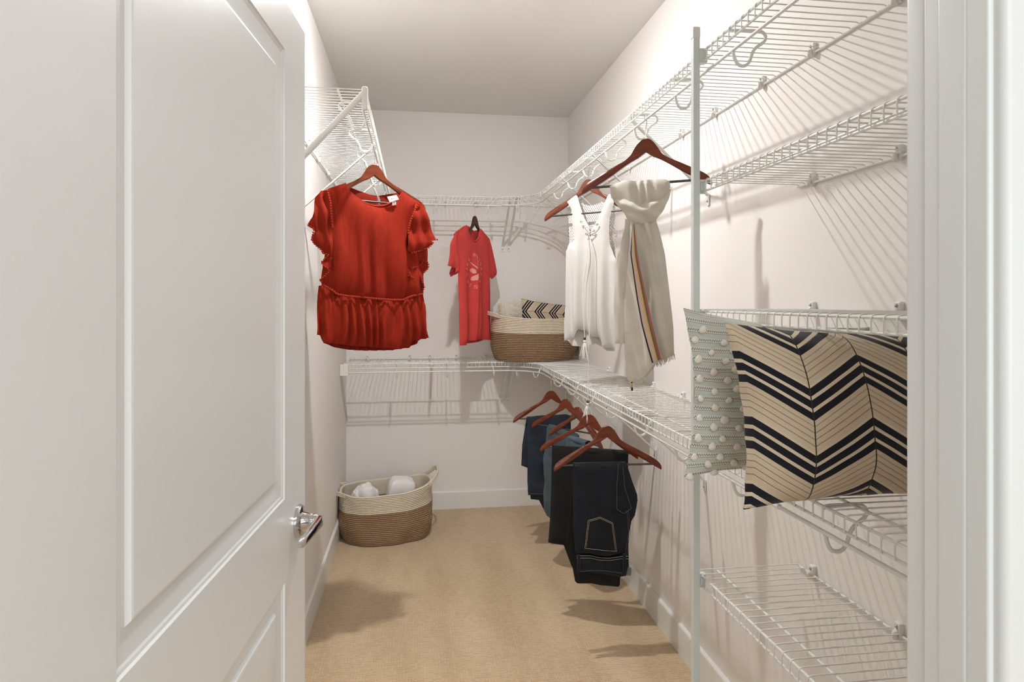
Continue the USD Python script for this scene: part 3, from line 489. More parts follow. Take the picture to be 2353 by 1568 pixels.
# ------------------------------------------------------------------ wire shelving
ZU, ZM, Z3, ZL, Z0 = 2.110, 1.760, 1.410, 1.047, 0.695
D = 0.305; DB = 0.39; RW, RR = 0.00155, 0.0031
def wire_path(a, b, z):
    """Deck wire from the wall point a to the front point b, bent down over the lip."""
    a, b = np.array(a, float), np.array(b, float); n = (b - a) / np.linalg.norm(b - a)
    P = lambda q, dz: (q[0], q[1], z + dz)
    return [P(a, -0.006), P(a + n * 0.003, -0.001), P(a + n * 0.008, 0.0005), P(a * 0.5 + b * 0.5, 0.0005), P(b - n * 0.006, 0.0005), P(b + n * 0.0005, -0.0008), P(b + n * 0.0042, -0.0045), P(b + n * 0.0052, -0.0095), P(b + n * 0.0052, -0.032)]
def deck(t, wires, z, single, label=None):
    if single:
        for a, b in wires: obj('shelf_wire', tube(wire_path(a, b, z), RW, 6), 'wire_white', t, smooth=60)
    else:
        obj('wire_deck', cat([tube(wire_path(a, b, z), RW, 5, caps=False) for a, b in wires]), 'wire_white', t, smooth=60, kind='stuff')
def rods(t, back, mid, front, z):
    P = lambda line, dz: [(x, y, z + dz) for x, y in line]
    obj('back_rod', tube(P(back, -0.005), RR, 8), 'wire_white', t); obj('middle_rod', tube(P(mid, -0.0042), RR, 8), 'wire_white', t)
    obj('front_rod', tube(P(front, -0.0046), RR, 8), 'wire_white', t); obj('lip_rod', tube(P(front, -0.0315), RR, 8), 'wire_white', t)
def hook(t, p, n, z):
    """Rod hanger: p = front point, n = unit vector towards the wall."""
    prof = [(0.008, -0.060), (0.012, -0.076), (0.024, -0.093), (0.040, -0.094), (0.052, -0.082), (0.059, -0.062), (0.072, -0.045), (0.088, -0.034), (0.095, -0.021), (0.088, -0.010), (0.070, -0.0062), (0.030, -0.0075), (0.002, -0.0095)]
    obj('rod_hook', tube(curve([(p[0] + n[0] * d, p[1] + n[1] * d, z + dz) for d, dz in prof], 34), 0.0042, 7), 'wire_white', t)
def strap(a, b, width, thick, side):
    a, b, side = np.array(a, float), np.array(b, float), np.array(side, float); d = (b - a) / np.linalg.norm(b - a); s = side * width / 2; n = np.cross(d, side); n /= np.linalg.norm(n); n = n * thick / 2
    v = [p + i * s + j * n for p in (a, b) for i, j in ((-1, -1), (1, -1), (1, 1), (-1, 1))]
    m = trimesh.Trimesh(np.array(v), [(0, 1, 5), (0, 5, 4), (1, 2, 6), (1, 6, 5), (2, 3, 7), (2, 7, 6), (3, 0, 4), (3, 4, 7), (0, 3, 2), (0, 2, 1), (4, 5, 6), (4, 6, 7)], process=False); trimesh.repair.fix_normals(m); return tm(m)
def brace(t, front, wallp, n, z, drop=0.315):
    """Diagonal support from the lip down to the wall. n = unit vector towards the wall."""
    n = np.array(n, float); side = np.array([-n[1], n[0], 0.0]); f = np.array([front[0], front[1], z - 0.012]); w = np.array([wallp[0] - n[0] * 0.004, wallp[1] - n[1] * 0.004, z - drop + 0.03])
    b = obj('brace', cat([strap(f, w, 0.015, 0.006, side), strap(f + np.array([*(n * 0.02), 0.004]), f - np.array([*(n * 0.004), -0.004]), 0.012, 0.004, side)]), 'wire_white', t, smooth=False)
    obj('brace_foot', strap(w + np.array([0, 0, 0.004]), w - np.array([0, 0, 0.038]), 0.020, 0.004, side), 'wire_white', b, smooth=False)
    c = w - np.array([*(n * 0.003), 0.022])
    obj('screw', sphere(c, 0.0036, 1), 'screw_metal', b, smooth=True)
def clip(t, p, n, z):
    """Wall clip that holds the back rod."""
    n = np.array(n, float); c = np.array([p[0], p[1]])
    q = lambda d, s, dz: (c[0] + n[0] * d - n[1] * s, c[1] + n[1] * d + n[0] * s, z + dz)
    body = cat([xmap(rbox(-0.010, 0.010, -0.002, 0.012, -0.012, 0.022, 0.004), lambda v: np.stack([c[0] + n[0] * v[:, 1] - n[1] * v[:, 0], c[1] + n[1] * v[:, 1] + n[0] * v[:, 0], z + v[:, 2]], 1)), tube([q(0.010, 0, 0.004), q(0.017, 0, -0.002), q(0.016, 0, -0.011), q(0.008, 0, -0.012)], [0.006, 0.007, 0.007, 0.005], 8)])
    m = trimesh.Trimesh(*body, process=False); trimesh.repair.fix_normals(m)
    b = obj('wall_clip', tm(m), 'clip_white', t, smooth=50); obj('screw', sphere(q(0.0125, 0, 0.013), 0.004, 1), 'screw_metal', b, smooth=True)
def seq(a, b, step): return np.arange(a, b + 1e-6, step)
WR = XR - 0.006; FR = XR - D; WL = XL + 0.006; FL = XL + D; WB = YB - 0.006; FB = YB - DB
RC = 0.22                                                           # inner radius of the corner piece
HY = [1.175, 1.549, 1.917, 2.297, 2.662, 3.033, 3.356, 3.695]
def right_run(t, z, y0, y1, step, single, mid, rail):
    deck(t, [((WR, y), (FR, y)) for y in seq(y0 + 0.012, y1 - 0.008, step)], z, single)
    rods(t, [(WR, y0), (WR, y1)], [(FR + mid, y0), (FR + mid, y1)], [(FR, y0), (FR, y1)], z)
    if rail: obj('hang_rod', rod((FR + 0.008, y0, z - 0.0575), (FR + 0.008, y1, z - 0.0575), 0.0043, 12), 'wire_white', t)
YC = FB - RC; XC = FR - RC
def corner(t, z):
    ang = np.linspace(0, PI / 2, 24); arc = lambda r, c=(XC, YC): [(c[0] + r * math.cos(a), c[1] + r * math.sin(a)) for a in ang]
    fan = []
    for a in np.linspace(0.0, PI / 2, 17):
        dx, dy = math.cos(a), math.sin(a); k = min((WR - XC) / dx if dx > 1e-9 else 9, (WB - YC) / dy if dy > 1e-9 else 9)
        fan.append(((XC + dx * k, YC + dy * k), (XC + RC * dx, YC + RC * dy)))
    deck(t, fan, z, False)
    obj('back_rod', tube([(x, y, z - 0.005) for x, y in [(WR, YC), (WR, WB), (XC, WB)]], RR, 8), 'wire_white', t)
    obj('middle_rod', tube([(x, y, z - 0.0042) for x, y in arc(RC + 0.08)], RR, 8), 'wire_white', t)
    obj('front_rod', tube([(x, y, z - 0.0046) for x, y in arc(RC)], RR, 8), 'wire_white', t); obj('lip_rod', tube([(x, y, z - 0.0315) for x, y in arc(RC)], RR, 8), 'wire_white', t)
    obj('hang_rod', tube([(x, y, z - 0.0575) for x, y in arc(RC + 0.008)], 0.0043, 12), 'wire_white', t)
    for a in (0.6, 1.15): hook(t, (XC + RC * math.cos(a), YC + RC * math.sin(a)), (math.cos(a), math.sin(a)), z)
def back_run(t, z, x0, x1, hooks, braces, clips):
    deck(t, [((x, WB), (x, FB)) for x in seq(x0 + 0.010, x1 - 0.005, 0.0254)], z, False)
    rods(t, [(x0, WB), (x1, WB)], [(x0, FB + 0.08), (x1, FB + 0.08)], [(x0, FB), (x1, FB)], z)
    obj('hang_rod', rod((x0, FB + 0.008, z - 0.0575), (x1, FB + 0.008, z - 0.0575), 0.0043, 12), 'wire_white', t)
    for x in hooks: hook(t, (x, FB), (0, 1), z)
    for x in braces: brace(t, (x, FB), (x, YB), (0, 1), z)
    for x in clips: clip(t, (x, YB), (0, -1), z)
G = None
s1 = thing('wire_shelf', 'long white wire shelf with hanging rod high on the right wall', 'shelf')
right_run(s1, ZU, 0.80, YC, 0.0318, True, 0.075, True)
for y in HY: hook(s1, (FR, y), (1, 0), ZU)
for y in (2.33, 2.88, 3.48): brace(s1, (FR, y), (XR, y), (1, 0), ZU)
for y in (1.35, 1.67, 1.935, 2.268, 2.565, 2.90, 3.23, 3.6): clip(s1, (XR, y), (-1, 0), ZU)
s2 = thing('corner_wire_shelf', 'curved white wire shelf filling the far right corner, high up', 'shelf')
corner(s2, ZU); brace(s2, (FR, YC + 0.012), (XR, YC + 0.012), (1, 0), ZU); brace(s2, (XC + 0.098, FB + 0.016), (XC + 0.098, YB), (0, 1), ZU)
s3 = thing('wire_shelf', 'high white wire shelf on the back wall with the coral T-shirt hanging from its rod', 'shelf')
back_run(s3, ZU - 0.004, FL + 0.02, XC, [-0.06, 0.13, 0.46], [0.02, XC + 0.055], [0.0, 0.2, 0.42])
s4 = thing('wire_shelf', 'high white wire shelf along the left wall beside the open door', 'shelf')
YL0, YL1 = 2.165, YB - 0.008
deck(s4, [((WL, y), (FL, y)) for y in seq(YL0 + 0.012, YL1 - 0.008, 0.0308)], ZU, False)
rods(s4, [(WL, YL0), (WL, YL1)], [(FL - 0.085, YL0 - 0.004), (FL - 0.085, YL1)], [(FL, YL0), (FL, YL1)], ZU)
obj('hang_rod', rod((FL - 0.008, YL0 + 0.004, ZU - 0.0575), (FL - 0.008, YL1 - 0.01, ZU - 0.0575), 0.0043, 12), 'wire_white', s4)
for y in (2.30, 2.66, 3.03, 3.40, 3.77): hook(s4, (FL, y), (-1, 0), ZU)
for y in (2.95, 3.26, 3.60, 3.97): clip(s4, (XL, y), (1, 0), ZU)
for y in (2.86, 3.55): brace(s4, (FL, y), (XL, y), (-1, 0), ZU)
obj('end_cap', rbox(FL - 0.010, FL + 0.010, YL0 - 0.012, YL0 + 0.010, ZU - 0.070, ZU + 0.006, 0.007), 'clip_white', s4)
obj('end_brace', tube([(FL - 0.004, YL0 - 0.002, ZU - 0.016), (XL + 0.004, YL0 - 0.002, ZU - 0.345)], 0.0105, 12), 'wire_white', s4)
s5 = thing('wire_shelf', 'lower white wire shelf along the right wall with jeans hanging below', 'shelf')
right_run(s5, ZL, 0.80, YC, 0.0318, True, 0.06, True)
for y in HY: hook(s5, (FR, y), (1, 0), ZL)
for y in (2.36, 2.88, 3.48): brace(s5, (FR, y), (XR, y), (1, 0), ZL)
for y in (1.70, 2.10, 2.553, 2.89, 3.23, 3.592): clip(s5, (XR, y), (-1, 0), ZL)
obj('rod_joint', rod((FR + 0.008, 1.335, ZL - 0.0575), (FR + 0.008, 1.40, ZL - 0.0575), 0.0058, 12), 'clip_white', s5)
s6 = thing('corner_wire_shelf', 'curved white wire corner shelf under the rope basket of pillows', 'shelf')
corner(s6, ZL); brace(s6, (FR, YC + 0.012), (XR, YC + 0.012), (1, 0), ZL); brace(s6, (XC + 0.088, FB + 0.016), (XC + 0.088, YB), (0, 1), ZL)
s7 = thing('wire_shelf', 'lower white wire shelf along the back wall below the coral T-shirt', 'shelf')
back_run(s7, ZL, XL + 0.02, XC, [-0.12, 0.20, 0.50], [0.10, XC + 0.046], [-0.322, -0.041, 0.095, 0.277, 0.48])
obj('end_bracket', rbox(XL + 0.001, XL + 0.052, FB - 0.010, FB + 0.004, ZL - 0.075, ZL - 0.004, 0.003), 'clip_white', s7)
obj('end_brace', strap((XL + 0.012, FB, ZL - 0.07), (XL + 0.006, YB - 0.005, ZL - 0.42), 0.012, 0.004, (1, 0, 0)), 'wire_white', s7, smooth=False)
for z, lab in ((ZM, 'short white wire shelf high on the right wall nearest the doorway'), (Z3, 'short white wire shelf just above the chevron pillow'), (Z0, 'lowest white wire shelf, empty, at the bottom right')):
    s = thing('wire_shelf', lab, 'shelf')
    right_run(s, z, 0.80, 1.745, 0.0308, True, 0.055, False)
    for y in (1.345, 1.672, 1.02): clip(s, (XR, y), (-1, 0), z)
    obj('post_clip', rbox(FR - 0.011, FR + 0.010, 1.706, 1.722, z - 0.036, z + 0.002, 0.003), 'post_white_cool_cast', s)
PX0 = FR - 0.021
post = thing('shelf_post', 'square white metal post carrying the right hand wire shelves', 'post', (PX0, 1.705, 0))
obj('tube', rbox(-0.0092, 0.0092, -0.0092, 0.0092, 0.001, 2.15, 0.0015), 'post_white_cool_cast', post)
obj('cap', rbox(-0.0105, 0.0105, -0.0105, 0.0105, 2.138, 2.170, 0.004), 'clip_white', post)
for z in (ZU, ZL): obj('shelf_clip', rbox(0.006, 0.030, -0.012, 0.012, z - 0.036, z + 0.002, 0.003), 'post_white_cool_cast', post)

# ------------------------------------------------------------------ wooden hangers
def hanger_body():
    top = [(0, 0), (0.014, -0.003), (0.027, -0.014), (0.042, -0.036), (0.054, -0.054), (0.072, -0.068), (0.11, -0.088), (0.161, -0.115), (0.193, -0.133), (0.212, -0.149), (0.221, -0.168)]
    bot = [(0.219, -0.177), (0.209, -0.172), (0.186, -0.158), (0.14, -0.132), (0.097, -0.104), (0.027, -0.064), (0, -0.046)]
    sp = curve(top, 30).tolist() + curve(bot[:6], 18).tolist() + [bot[6]]
    P = Polygon(sp + [(-x, y) for x, y in reversed(sp[1:-1])]).buffer(0)
    parts = []
    for s, h0, h1 in ((0.0, -0.0042, 0.0042), (0.0012, -0.0058, 0.0058), (0.0032, -0.0066, 0.0066)):
        q = P.buffer(-s); q = q if q.geom_type == 'Polygon' else max(q.geoms, key=lambda g: g.area)
        v, f = extrude(q, h1 - h0); parts.append((np.stack([v[:, 0], -(v[:, 2] + h0), v[:, 1]], 1), f))
    m = cat(parts); v = m[0]; v[:, 1] -= 0.018 * (v[:, 0] / 0.21) ** 2 - 0.004
    return v, m[1]
HB = hanger_body()
def make_hanger(label, loc, rz, wood, hooklen, su=1.0, sv=1.0):
    t = thing('clothes_hanger', label, 'hanger', loc, rz, 'wooden clothes hangers')
    obj('wooden_arms', (HB[0] * [su, 1, sv], HB[1]), wood, t, smooth=35)
    r = 0.0165
    loop = [(0.0, 0, -0.01), (0.0, 0, hooklen - 0.052), (0.004, 0, hooklen - 0.040), (0.014, 0, hooklen - 0.026)]
    loop += [(r * math.cos(a), 0, hooklen - r + r * math.sin(a)) for a in np.radians(np.linspace(-30, 190, 12))]
    obj('hook', tube(xmap((np.array(loop), None), lambda v: np.stack([-v[:, 1], v[:, 0], v[:, 2]], 1))[0], 0.0015, 6), 'chrome', t)
    obj('trouser_bar', rod((-0.198 * su, -0.011, -0.155 * sv), (0.198 * su, -0.011, -0.155 * sv), 0.0042, 10), 'bar_metal', t)
    return t
LAB = dict(E='wooden hanger with the dark indigo jeans, nearest on the lower rod', D='wooden hanger with the black jeans behind the indigo pair', C='wooden hanger seen nearly edge-on between the light blue jeans', B='wooden hanger with light blue jeans, second from the back wall', A='wooden hanger with navy jeans, farthest on the lower rod', S='wooden hanger with the knotted cream scarf on its bar', W='wooden hanger carrying the white sleeveless top', R='dark red wooden hanger carrying the rust peplum blouse', T='wooden hanger carrying the coral T-shirt, with shade put into its colour')
def pose(k): x, y, z, ph = POSE[k]; return (x, y, z), ph
h0 = None
for k in 'EDCBASWR':
    loc, ph = pose(k)
    if h0 is None: h0 = make_hanger(LAB[k], loc, ph, 'hanger_wood', 0.079)
    else: dup(h0, LAB[k], loc, ph, 'wooden clothes hangers')
loc, ph = pose('T'); make_hanger(LAB['T'], loc, ph, 'hanger_wood_shaded', 0.085, 0.72, 1.15)

# ------------------------------------------------------------------ garments
def garment(name, label, cat_, key): loc, ph = pose(key); return thing(name, label, cat_, loc, ph)
# rust blouse
bl = garment('blouse', 'rust red flutter-sleeve peplum blouse hanging on the left', 'blouse', 'R')
def bf(u, v, d):
    k = np.clip((-0.17 - v) / 0.30, 0, 1); x = u + 0.012 * np.sin(u * 31 + 1.0) + 0.006 * np.sin(v * 14 + u * 20)
    return k * (0.0095 * np.sin(x * 75 + 0.6) + 0.003 * np.sin(x * 170 + 2)) + 0.004 * np.sin(u * 26 + v * 18)
obj('back', cloth(OUT['blouse_back'], -0.020, 0.004, vfold(0.004, 12, 1.0, vtop=-0.15, vref=0.3, seed=5), 0.012), 'rust_back', bl, label='back of the blouse with a keyhole opening')
obj('bodice', cloth(OUT['blouse_body'], 0.018, 0.014, bf, 0.0085, soft=0.03), 'rust_cloth', bl)
def pep(u, v, d):
    k = np.clip((-0.545 - v) / 0.12, 0, 1); top = np.clip((-0.50 - v) / 0.03, 0.25, 1)
    ph = 2 * PI * (u * 25 + 0.30 * np.sin(u * 23 + 1.0) + 0.16 * np.sin(u * 51) + 0.16 * np.sin(v * 17 + u * 30))
    return (0.0035 + 0.008 * k) * np.sin(ph) * top + 0.0025 * np.sin(u * 2 * PI * 57 + 2) * (1 - k) + 0.010 * k
obj('peplum', cloth(OUT['blouse_peplum'], 0.014, 0.010, pep, 0.0042, soft=0.02), 'rust_cloth', bl, label='gathered peplum ruffle')
obj('peplum_back', cloth(OUT['blouse_peplum_back'], -0.020, 0.004, vfold(0.008, 26, 0.4, vtop=-0.5, vref=0.15, seed=8), 0.010), 'rust_back', bl)
def flut(seed, fr): return lambda u, v, d: 0.006 * np.sin(2 * PI * (u * fr + v * 5) + seed) + 0.005 * np.sin(v * 55 + seed)
for nm, w0, sd, fr in (('sleeve_l', 0.036, 1.0, 26), ('flounce_r', 0.022, 2.2, 22), ('sleeve_r', 0.040, 0.3, 20)):
    sl = obj('flutter_sleeve' if nm != 'flounce_r' else 'sleeve_flounce', cloth(OUT['blouse_' + nm], w0, 0.006, flut(sd, fr), 0.007, soft=0.012), 'rust_cloth', bl)
    for key in {'sleeve_l': ['pom_l'], 'sleeve_r': ['pom_r'], 'flounce_r': ['pom_f', 'pom_b']}[nm]:
        obj('pompom_trim', beads(OUT[key], w0 + 0.007, 0.0037, 0.0098), 'rust_trim', sl, smooth=True, kind='stuff')
for key, w in (('seam_l', 0.046), ('seam_r', 0.050), ('seam_w', 0.036)):
    obj('crochet_trim', cat([beads(OUT[key], w - 0.003, 0.0052, 0.0098, 0.5), stitch(OUT[key], w - 0.005, 0.0035)]), 'rust_trim', bl, smooth=True)
obj('neck_binding', tube([(u, -0.019, v) for u, v in curve(OUT['neckline'], 40)], 0.0035, 8), 'rust_trim', bl)
tg = obj('neck_label', cloth(OUT['blouse_tag'], 0.034, 0.0008, None, 0.008), 'tag_white', bl, label='white printed neck label')
def printed(text, cen, height, ang, w, look, parent, name='print'):
    m = meshkit.text_mesh(text, height, 0.0004); v = np.array(m.vertices); v[:, :2] -= (v[:, :2].max(0) + v[:, :2].min(0)) / 2
    a = math.radians(ang); R = np.array([[math.cos(a), -math.sin(a)], [math.sin(a), math.cos(a)]]); q = v[:, :2] @ R.T + np.array(cen)
    return obj(name, (np.stack([q[:, 0], -(w + v[:, 2]), q[:, 1]], 1), np.array(m.faces)), look, parent, smooth=False)
tc = np.mean(OUT['blouse_tag'], 0); ta = math.degrees(math.atan2(OUT['blouse_tag'][1][1] - OUT['blouse_tag'][0][1], OUT['blouse_tag'][1][0] - OUT['blouse_tag'][0][0]))
printed('M O L L Y', tc + np.array([0.0, -0.001]), 0.0036, ta, 0.0355, 'tag_ink', tg); printed('s o f t', tc + np.array([0.001, 0.005]), 0.0022, ta, 0.0355, 'tag_ink', tg)
tb = obj('size_tab', cloth(OUT['blouse_tab'], 0.032, 0.0008, None, 0.006), 'tag_grey', bl, label='small pinkish size tab'); sc = np.mean(OUT['blouse_tab'], 0)
printed('M', sc + np.array([0, 0.002]), 0.0042, ta, 0.0335, 'tag_ink', tb)

# coral T-shirt
te = garment('t_shirt', 'coral red T-shirt with a round lettered print on the back wall rod', 't-shirt', 'T')
FU = OUT['tee_stem'][6][0]
def teef(u, v, d):
    k = np.clip((-0.20 - v) / 0.25, 0, 1)
    return 0.020 * k * np.exp(-((u - FU + 0.012) / 0.022) ** 2) - 0.020 * k * np.exp(-((u - FU - 0.028) / 0.022) ** 2) + 0.012 * k * np.sin((u + 0.05) * 42) + 0.004 * np.sin(u * 30 + v * 9)
obj('back', cloth(OUT['tee_back'], -0.022, 0.004, None, 0.014), 'coral_cloth', te)
obj('front', cloth(OUT['tee_body'], 0.014, 0.014, teef, 0.009, soft=0.03), 'coral_cloth', te)
for nm, w0 in (('tee_sleeve_l_in', -0.012), ('tee_sleeve_l', 0.020), ('tee_sleeve_r', 0.020)):
    obj('sleeve' if nm[-2:] != 'in' else 'sleeve_lining', cloth(OUT[nm], w0, 0.010, lambda u, v, d: 0.004 * np.sin(u * 60 + v * 15), 0.009, soft=0.02), 'coral_cloth', te)
nk = OUT['tee_body'][3:9]
obj('collar_rib', tube([(u, -0.017, v) for u, v in curve(nk, 30)], 0.0055, 8), 'coral_cloth', te)
def teew(u, v): return float(0.010 + 0.0146 + teef(np.array([u]), np.array([v]), None)[0] + 0.0012)
LT = OUT['tee_letters']; LC = np.array(LT[-1]); pr_ = te
badge = None
for ch, p in zip('LAKEMHIGANWISCN', LT[:-1]):
    a = math.degrees(math.atan2(p[1] - LC[1], p[0] - LC[0])); rot = a - 90 if ch + str(p[1] > LC[1] - 0.075) != '' and LT.index(p) < 10 else a + 90
    m = meshkit.text_mesh(ch, 0.021, 0.0006); v = np.array(m.vertices); v[:, :2] -= (v[:, :2].max(0) + v[:, :2].min(0)) / 2
    A = math.radians(rot); q = v[:, :2] @ np.array([[math.cos(A), -math.sin(A)], [math.sin(A), math.cos(A)]]).T + np.array(p)
    wv = 0.014 + 0.0150 + teef(q[:, 0], q[:, 1], None) + v[:, 2]
    obj('printed_letter', (np.stack([q[:, 0], -wv, q[:, 1]], 1), np.array(m.faces)), 'coral_print', te, smooth=False)
for k in ('tee_blob', 'tee_canoe', 'tee_stroke', 'tee_stem'):
    obj('printed_emblem', cloth(OUT[k], 0.0290, 0.0002, teef, 0.008), 'coral_print', te)

# white sleeveless top
ta_ = garment('sleeveless_top', 'white sleeveless lace-up top with tasselled strings', 'top', 'W')
tf = vfold(0.011, 15, 0.2, vtop=-0.20, vref=0.35, seed=12)
obj('lace_back', cloth(OUT['tank_back'], -0.022, 0.0006, vfold(0.003, 9, 0, vtop=-0.1, vref=0.4, seed=4), 0.012, flat=0.0006), 'lace', ta_, label='openwork lace back')
obj('back_lining', cloth([(u, v) for u, v in OUT['tank_back'] if v < -0.30] , -0.016, 0.002, vfold(0.005, 11, 0.7, vtop=-0.2, vref=0.35, seed=6), 0.012), 'white_cloth', ta_)
obj('front', cloth(OUT['tank_front'], 0.012, 0.013, tf, 0.0085, soft=0.022), 'white_cloth', ta_)
for i in (0, 22):
    pass
for u, v in OUT['tank_grommets']:
    a = np.linspace(0, 2 * PI, 14, endpoint=False)
    obj('grommet', tube([(u + 0.0045 * math.cos(x), -0.034, v + 0.0045 * math.sin(x)) for x in a], 0.0014, 6, closed=True), 'grommet', ta_)
gm = OUT['tank_grommets']
for a, b in ((0, 3), (1, 2), (2, 5), (3, 4)):
    obj('lacing', tube(curve([(gm[a][0], -0.036, gm[a][1]), ((gm[a][0] + gm[b][0]) / 2, -0.041, (gm[a][1] + gm[b][1]) / 2), (gm[b][0], -0.036, gm[b][1])], 10), 0.0016, 6), 'string_white', ta_)
for key in ('tank_string_l', 'tank_string_r'):
    pts = OUT[key]; g0 = OUT['tank_grommets'][4 if key.endswith('l') else 5]
    s = obj('string', tube(curve([(g0[0], -0.036, g0[1])] + [(u, -0.045, v) for u, v in pts[1:]], 40), 0.0016, 6), 'string_white', ta_)
    e = np.array(pts[-1]); bx = e[0]; bz = e[1]
    obj('bead', xmap(lathe([(0, 0), (0.005, 0), (0.005, 0.010), (0, 0.010)], 12), lambda v: v + np.array([bx, -0.045, bz - 0.006])), 'bead_dark', s)
    knot = sphere((bx, -0.045, bz - 0.013), 0.0072, 2)
    th = []
    for j in range(90):
        a, r0 = RNG.uniform(0, 2 * PI), RNG.uniform(0.2, 1); sw = 0.022 * r0; L = RNG.uniform(0.055, 0.075)
        sk = RNG.uniform(-0.006, 0.012)
        th.append(tube([(bx, -0.045, bz - 0.016), (bx + sw * 0.5 * math.cos(a), -0.045 + sw * 0.5 * math.sin(a), bz - 0.03), (bx + sw * math.cos(a) + sk, -0.045 + sw * math.sin(a), bz - 0.02 - L)], [0.0022, 0.0017, 0.0008], 4))
    obj('tassel', cat([knot] + th), 'string_white', s, label='cotton tassel', smooth=60)

# scarf
sf = garment('scarf', 'cream scarf with a coloured stripe knotted over a hanger bar', 'scarf', 'S')
def pleat(u, v, d): return 0.0045 * np.sin(u * 150 + 2.5 * np.sin(u * 45) + v * 12) + 0.003 * np.sin(u * 90 + v * 40)
obj('bar_loop', cloth(OUT['scarf_loop'], 0.028, 0.010, pleat, 0.006, soft=0.010), 'scarf_cloth', sf)
def knot(u, v, d):
    c = np.array(OUT['scarf_knot']).mean(0); return 0.030 * (1 - np.exp(-d / 0.03)) + 0.004 * np.sin((v - c[1]) * 150 + u * 22 + 2 * np.sin(u * 25))
obj('knot', cloth(OUT['scarf_knot'], 0.018, 0.014, knot, 0.006, soft=0.012), 'scarf_cloth', sf)
def tail(seed): return lambda u, v, d: 0.006 * np.sin(u * 55 + seed + 2.5 * np.sin(v * 6 + seed)) + 0.003 * np.sin(u * 150 + v * 30 + seed)
def tailR(u, v, d): return tail(1.0)(u, v, d)
def tailF(u, v, d): return tail(2.6)(u, v, d)
obj('tail', cloth(OUT['scarf_tail_l'], 0.004, 0.010, tail(4.0), 0.008, soft=0.02), 'scarf_cloth', sf)
obj('tail', cloth(OUT['scarf_tail_r'], -0.004, 0.007, tailR, 0.008, soft=0.02), 'scarf_cloth', sf)
ft = obj('tail', cloth(OUT['scarf_tail_f'], 0.018, 0.006, tailF, 0.008, soft=0.015), 'scarf_cloth', sf)
E1, E2 = resample(OUT['scarf_edge'], 0.012), resample(OUT['scarf_edge2'], 0.012); n_ = 46
E1 = np.stack([np.interp(np.linspace(0, 1, n_), np.linspace(0, 1, len(E1)), E1[:, i]) for i in (0, 1)], 1); E2 = np.stack([np.interp(np.linspace(0, 1, n_), np.linspace(0, 1, len(E2)), E2[:, i]) for i in (0, 1)], 1)
for look, a, b in (('stripe_black', 0.0, 0.13), ('stripe_pink', 0.13, 0.45), ('stripe_yellow', 0.45, 0.62), ('stripe_olive', 0.62, 0.82), ('stripe_red', 0.82, 1.0)):
    A, B = E1 + (E2 - E1) * a, E1 + (E2 - E1) * b
    W = lambda p: 0.018 + 0.006 * 0.95 + 0.0014 + tailF(p[:, 0], p[:, 1], None)
    V = np.vstack([np.stack([A[:, 0], -W(A), A[:, 1]], 1), np.stack([B[:, 0], -W(B), B[:, 1]], 1)]); f = []
    for i in range(n_ - 1): f += [(i, n_ + i + 1, n_ + i), (i, i + 1, n_ + i + 1)]
    V2 = V + np.array([0, 0.0012, 0]); k = len(V)
    obj('stripe', (np.vstack([V, V2]), np.vstack([f, np.array(f)[:, ::-1] + k])), look, ft)
def fringe(p, q, w, n, L):
    p, q = np.array(p), np.array(q); out = []
    for i in range(n):
        c = p + (q - p) * (i + RNG.uniform(-.3, .3)) / n; l = L * RNG.uniform(0.7, 1.1); dx = RNG.uniform(-0.004, 0.006)
        out.append(tube([(c[0], -w, c[1] + 0.003), (c[0] + dx * 0.4, -w, c[1] - l * 0.5), (c[0] + dx, -w, c[1] - l)], [0.0013, 0.0011, 0.0006], 4))
    return cat(out)
F = OUT['scarf_tail_f']; obj('fringe', cat([fringe(F[7], F[8], 0.018, 12, 0.016), fringe(F[8], F[9], 0.018, 10, 0.016), fringe(F[9], F[10], 0.018, 12, 0.016)]), 'scarf_cloth', sf, kind='stuff')
R_ = OUT['scarf_tail_r']; obj('fringe', cat([fringe(R_[6], R_[7], -0.004, 9, 0.016), fringe(R_[7], R_[8], -0.004, 9, 0.016), fringe(R_[8], R_[9], -0.004, 8, 0.016)]), 'scarf_cloth', sf, kind='stuff')
e0 = F[10]; obj('edge_strip', ribbon([(e0[0] - 0.004, e0[1] + 0.05), (e0[0] - 0.001, e0[1] + 0.02), (e0[0] + 0.003, e0[1] - 0.012)], 0.014, 0.010), 'stripe_yellow', sf); obj('edge_strip', ribbon([(e0[0] + 0.006, e0[1] + 0.01), (e0[0] + 0.006, e0[1] - 0.02)], 0.016, 0.006), 'stripe_black', sf)

# jeans
def jfold(seed, amp=0.006): return lambda u, v, d: amp * (meshkit.fbm(np.stack([u * 9, v * 6, np.full_like(u, seed)], 1), 3, seed) - 0.5) * 2 + 0.003 * np.sin(u * 40 + v * 8 + seed)
def over_bar(u0, u1, look, t):
    a = np.linspace(0, PI, 9); n = 8; us = np.linspace(u0, u1, n); v = []
    for u in us:
        for x in a: v.append((u, -0.011 - 0.020 * math.cos(x), -0.157 + 0.013 * math.sin(x)))
    f = []
    for i in range(n - 1):
        for k in range(8): p = i * 9 + k; f += [(p, p + 9, p + 10), (p, p + 10, p + 1)]
    m = (np.array(v), np.array(f)); obj('fold_over_bar', cat([m, (m[0] * [1, 1, 1] - [0, 0, 0.004], m[1][:, ::-1])]), look, t)
def jeans(key, label, look, pu, fw=0.014, bw=-0.014):
    t = garment('jeans', label, 'jeans', key)
    obj('front_drape', cloth(OUT['jean%s_front' % key], fw + 0.011, 0.011, jfold(ord(key)), 0.011, soft=0.018), look, t)
    obj('rear_drape', cloth(OUT['jean%s_back' % key], bw + 0.006, 0.009, jfold(ord(key) + 5), 0.014, soft=0.018), 'denim_black' if key in 'ED' else look, t)
    over_bar(pu[0], pu[1], look, t); return t
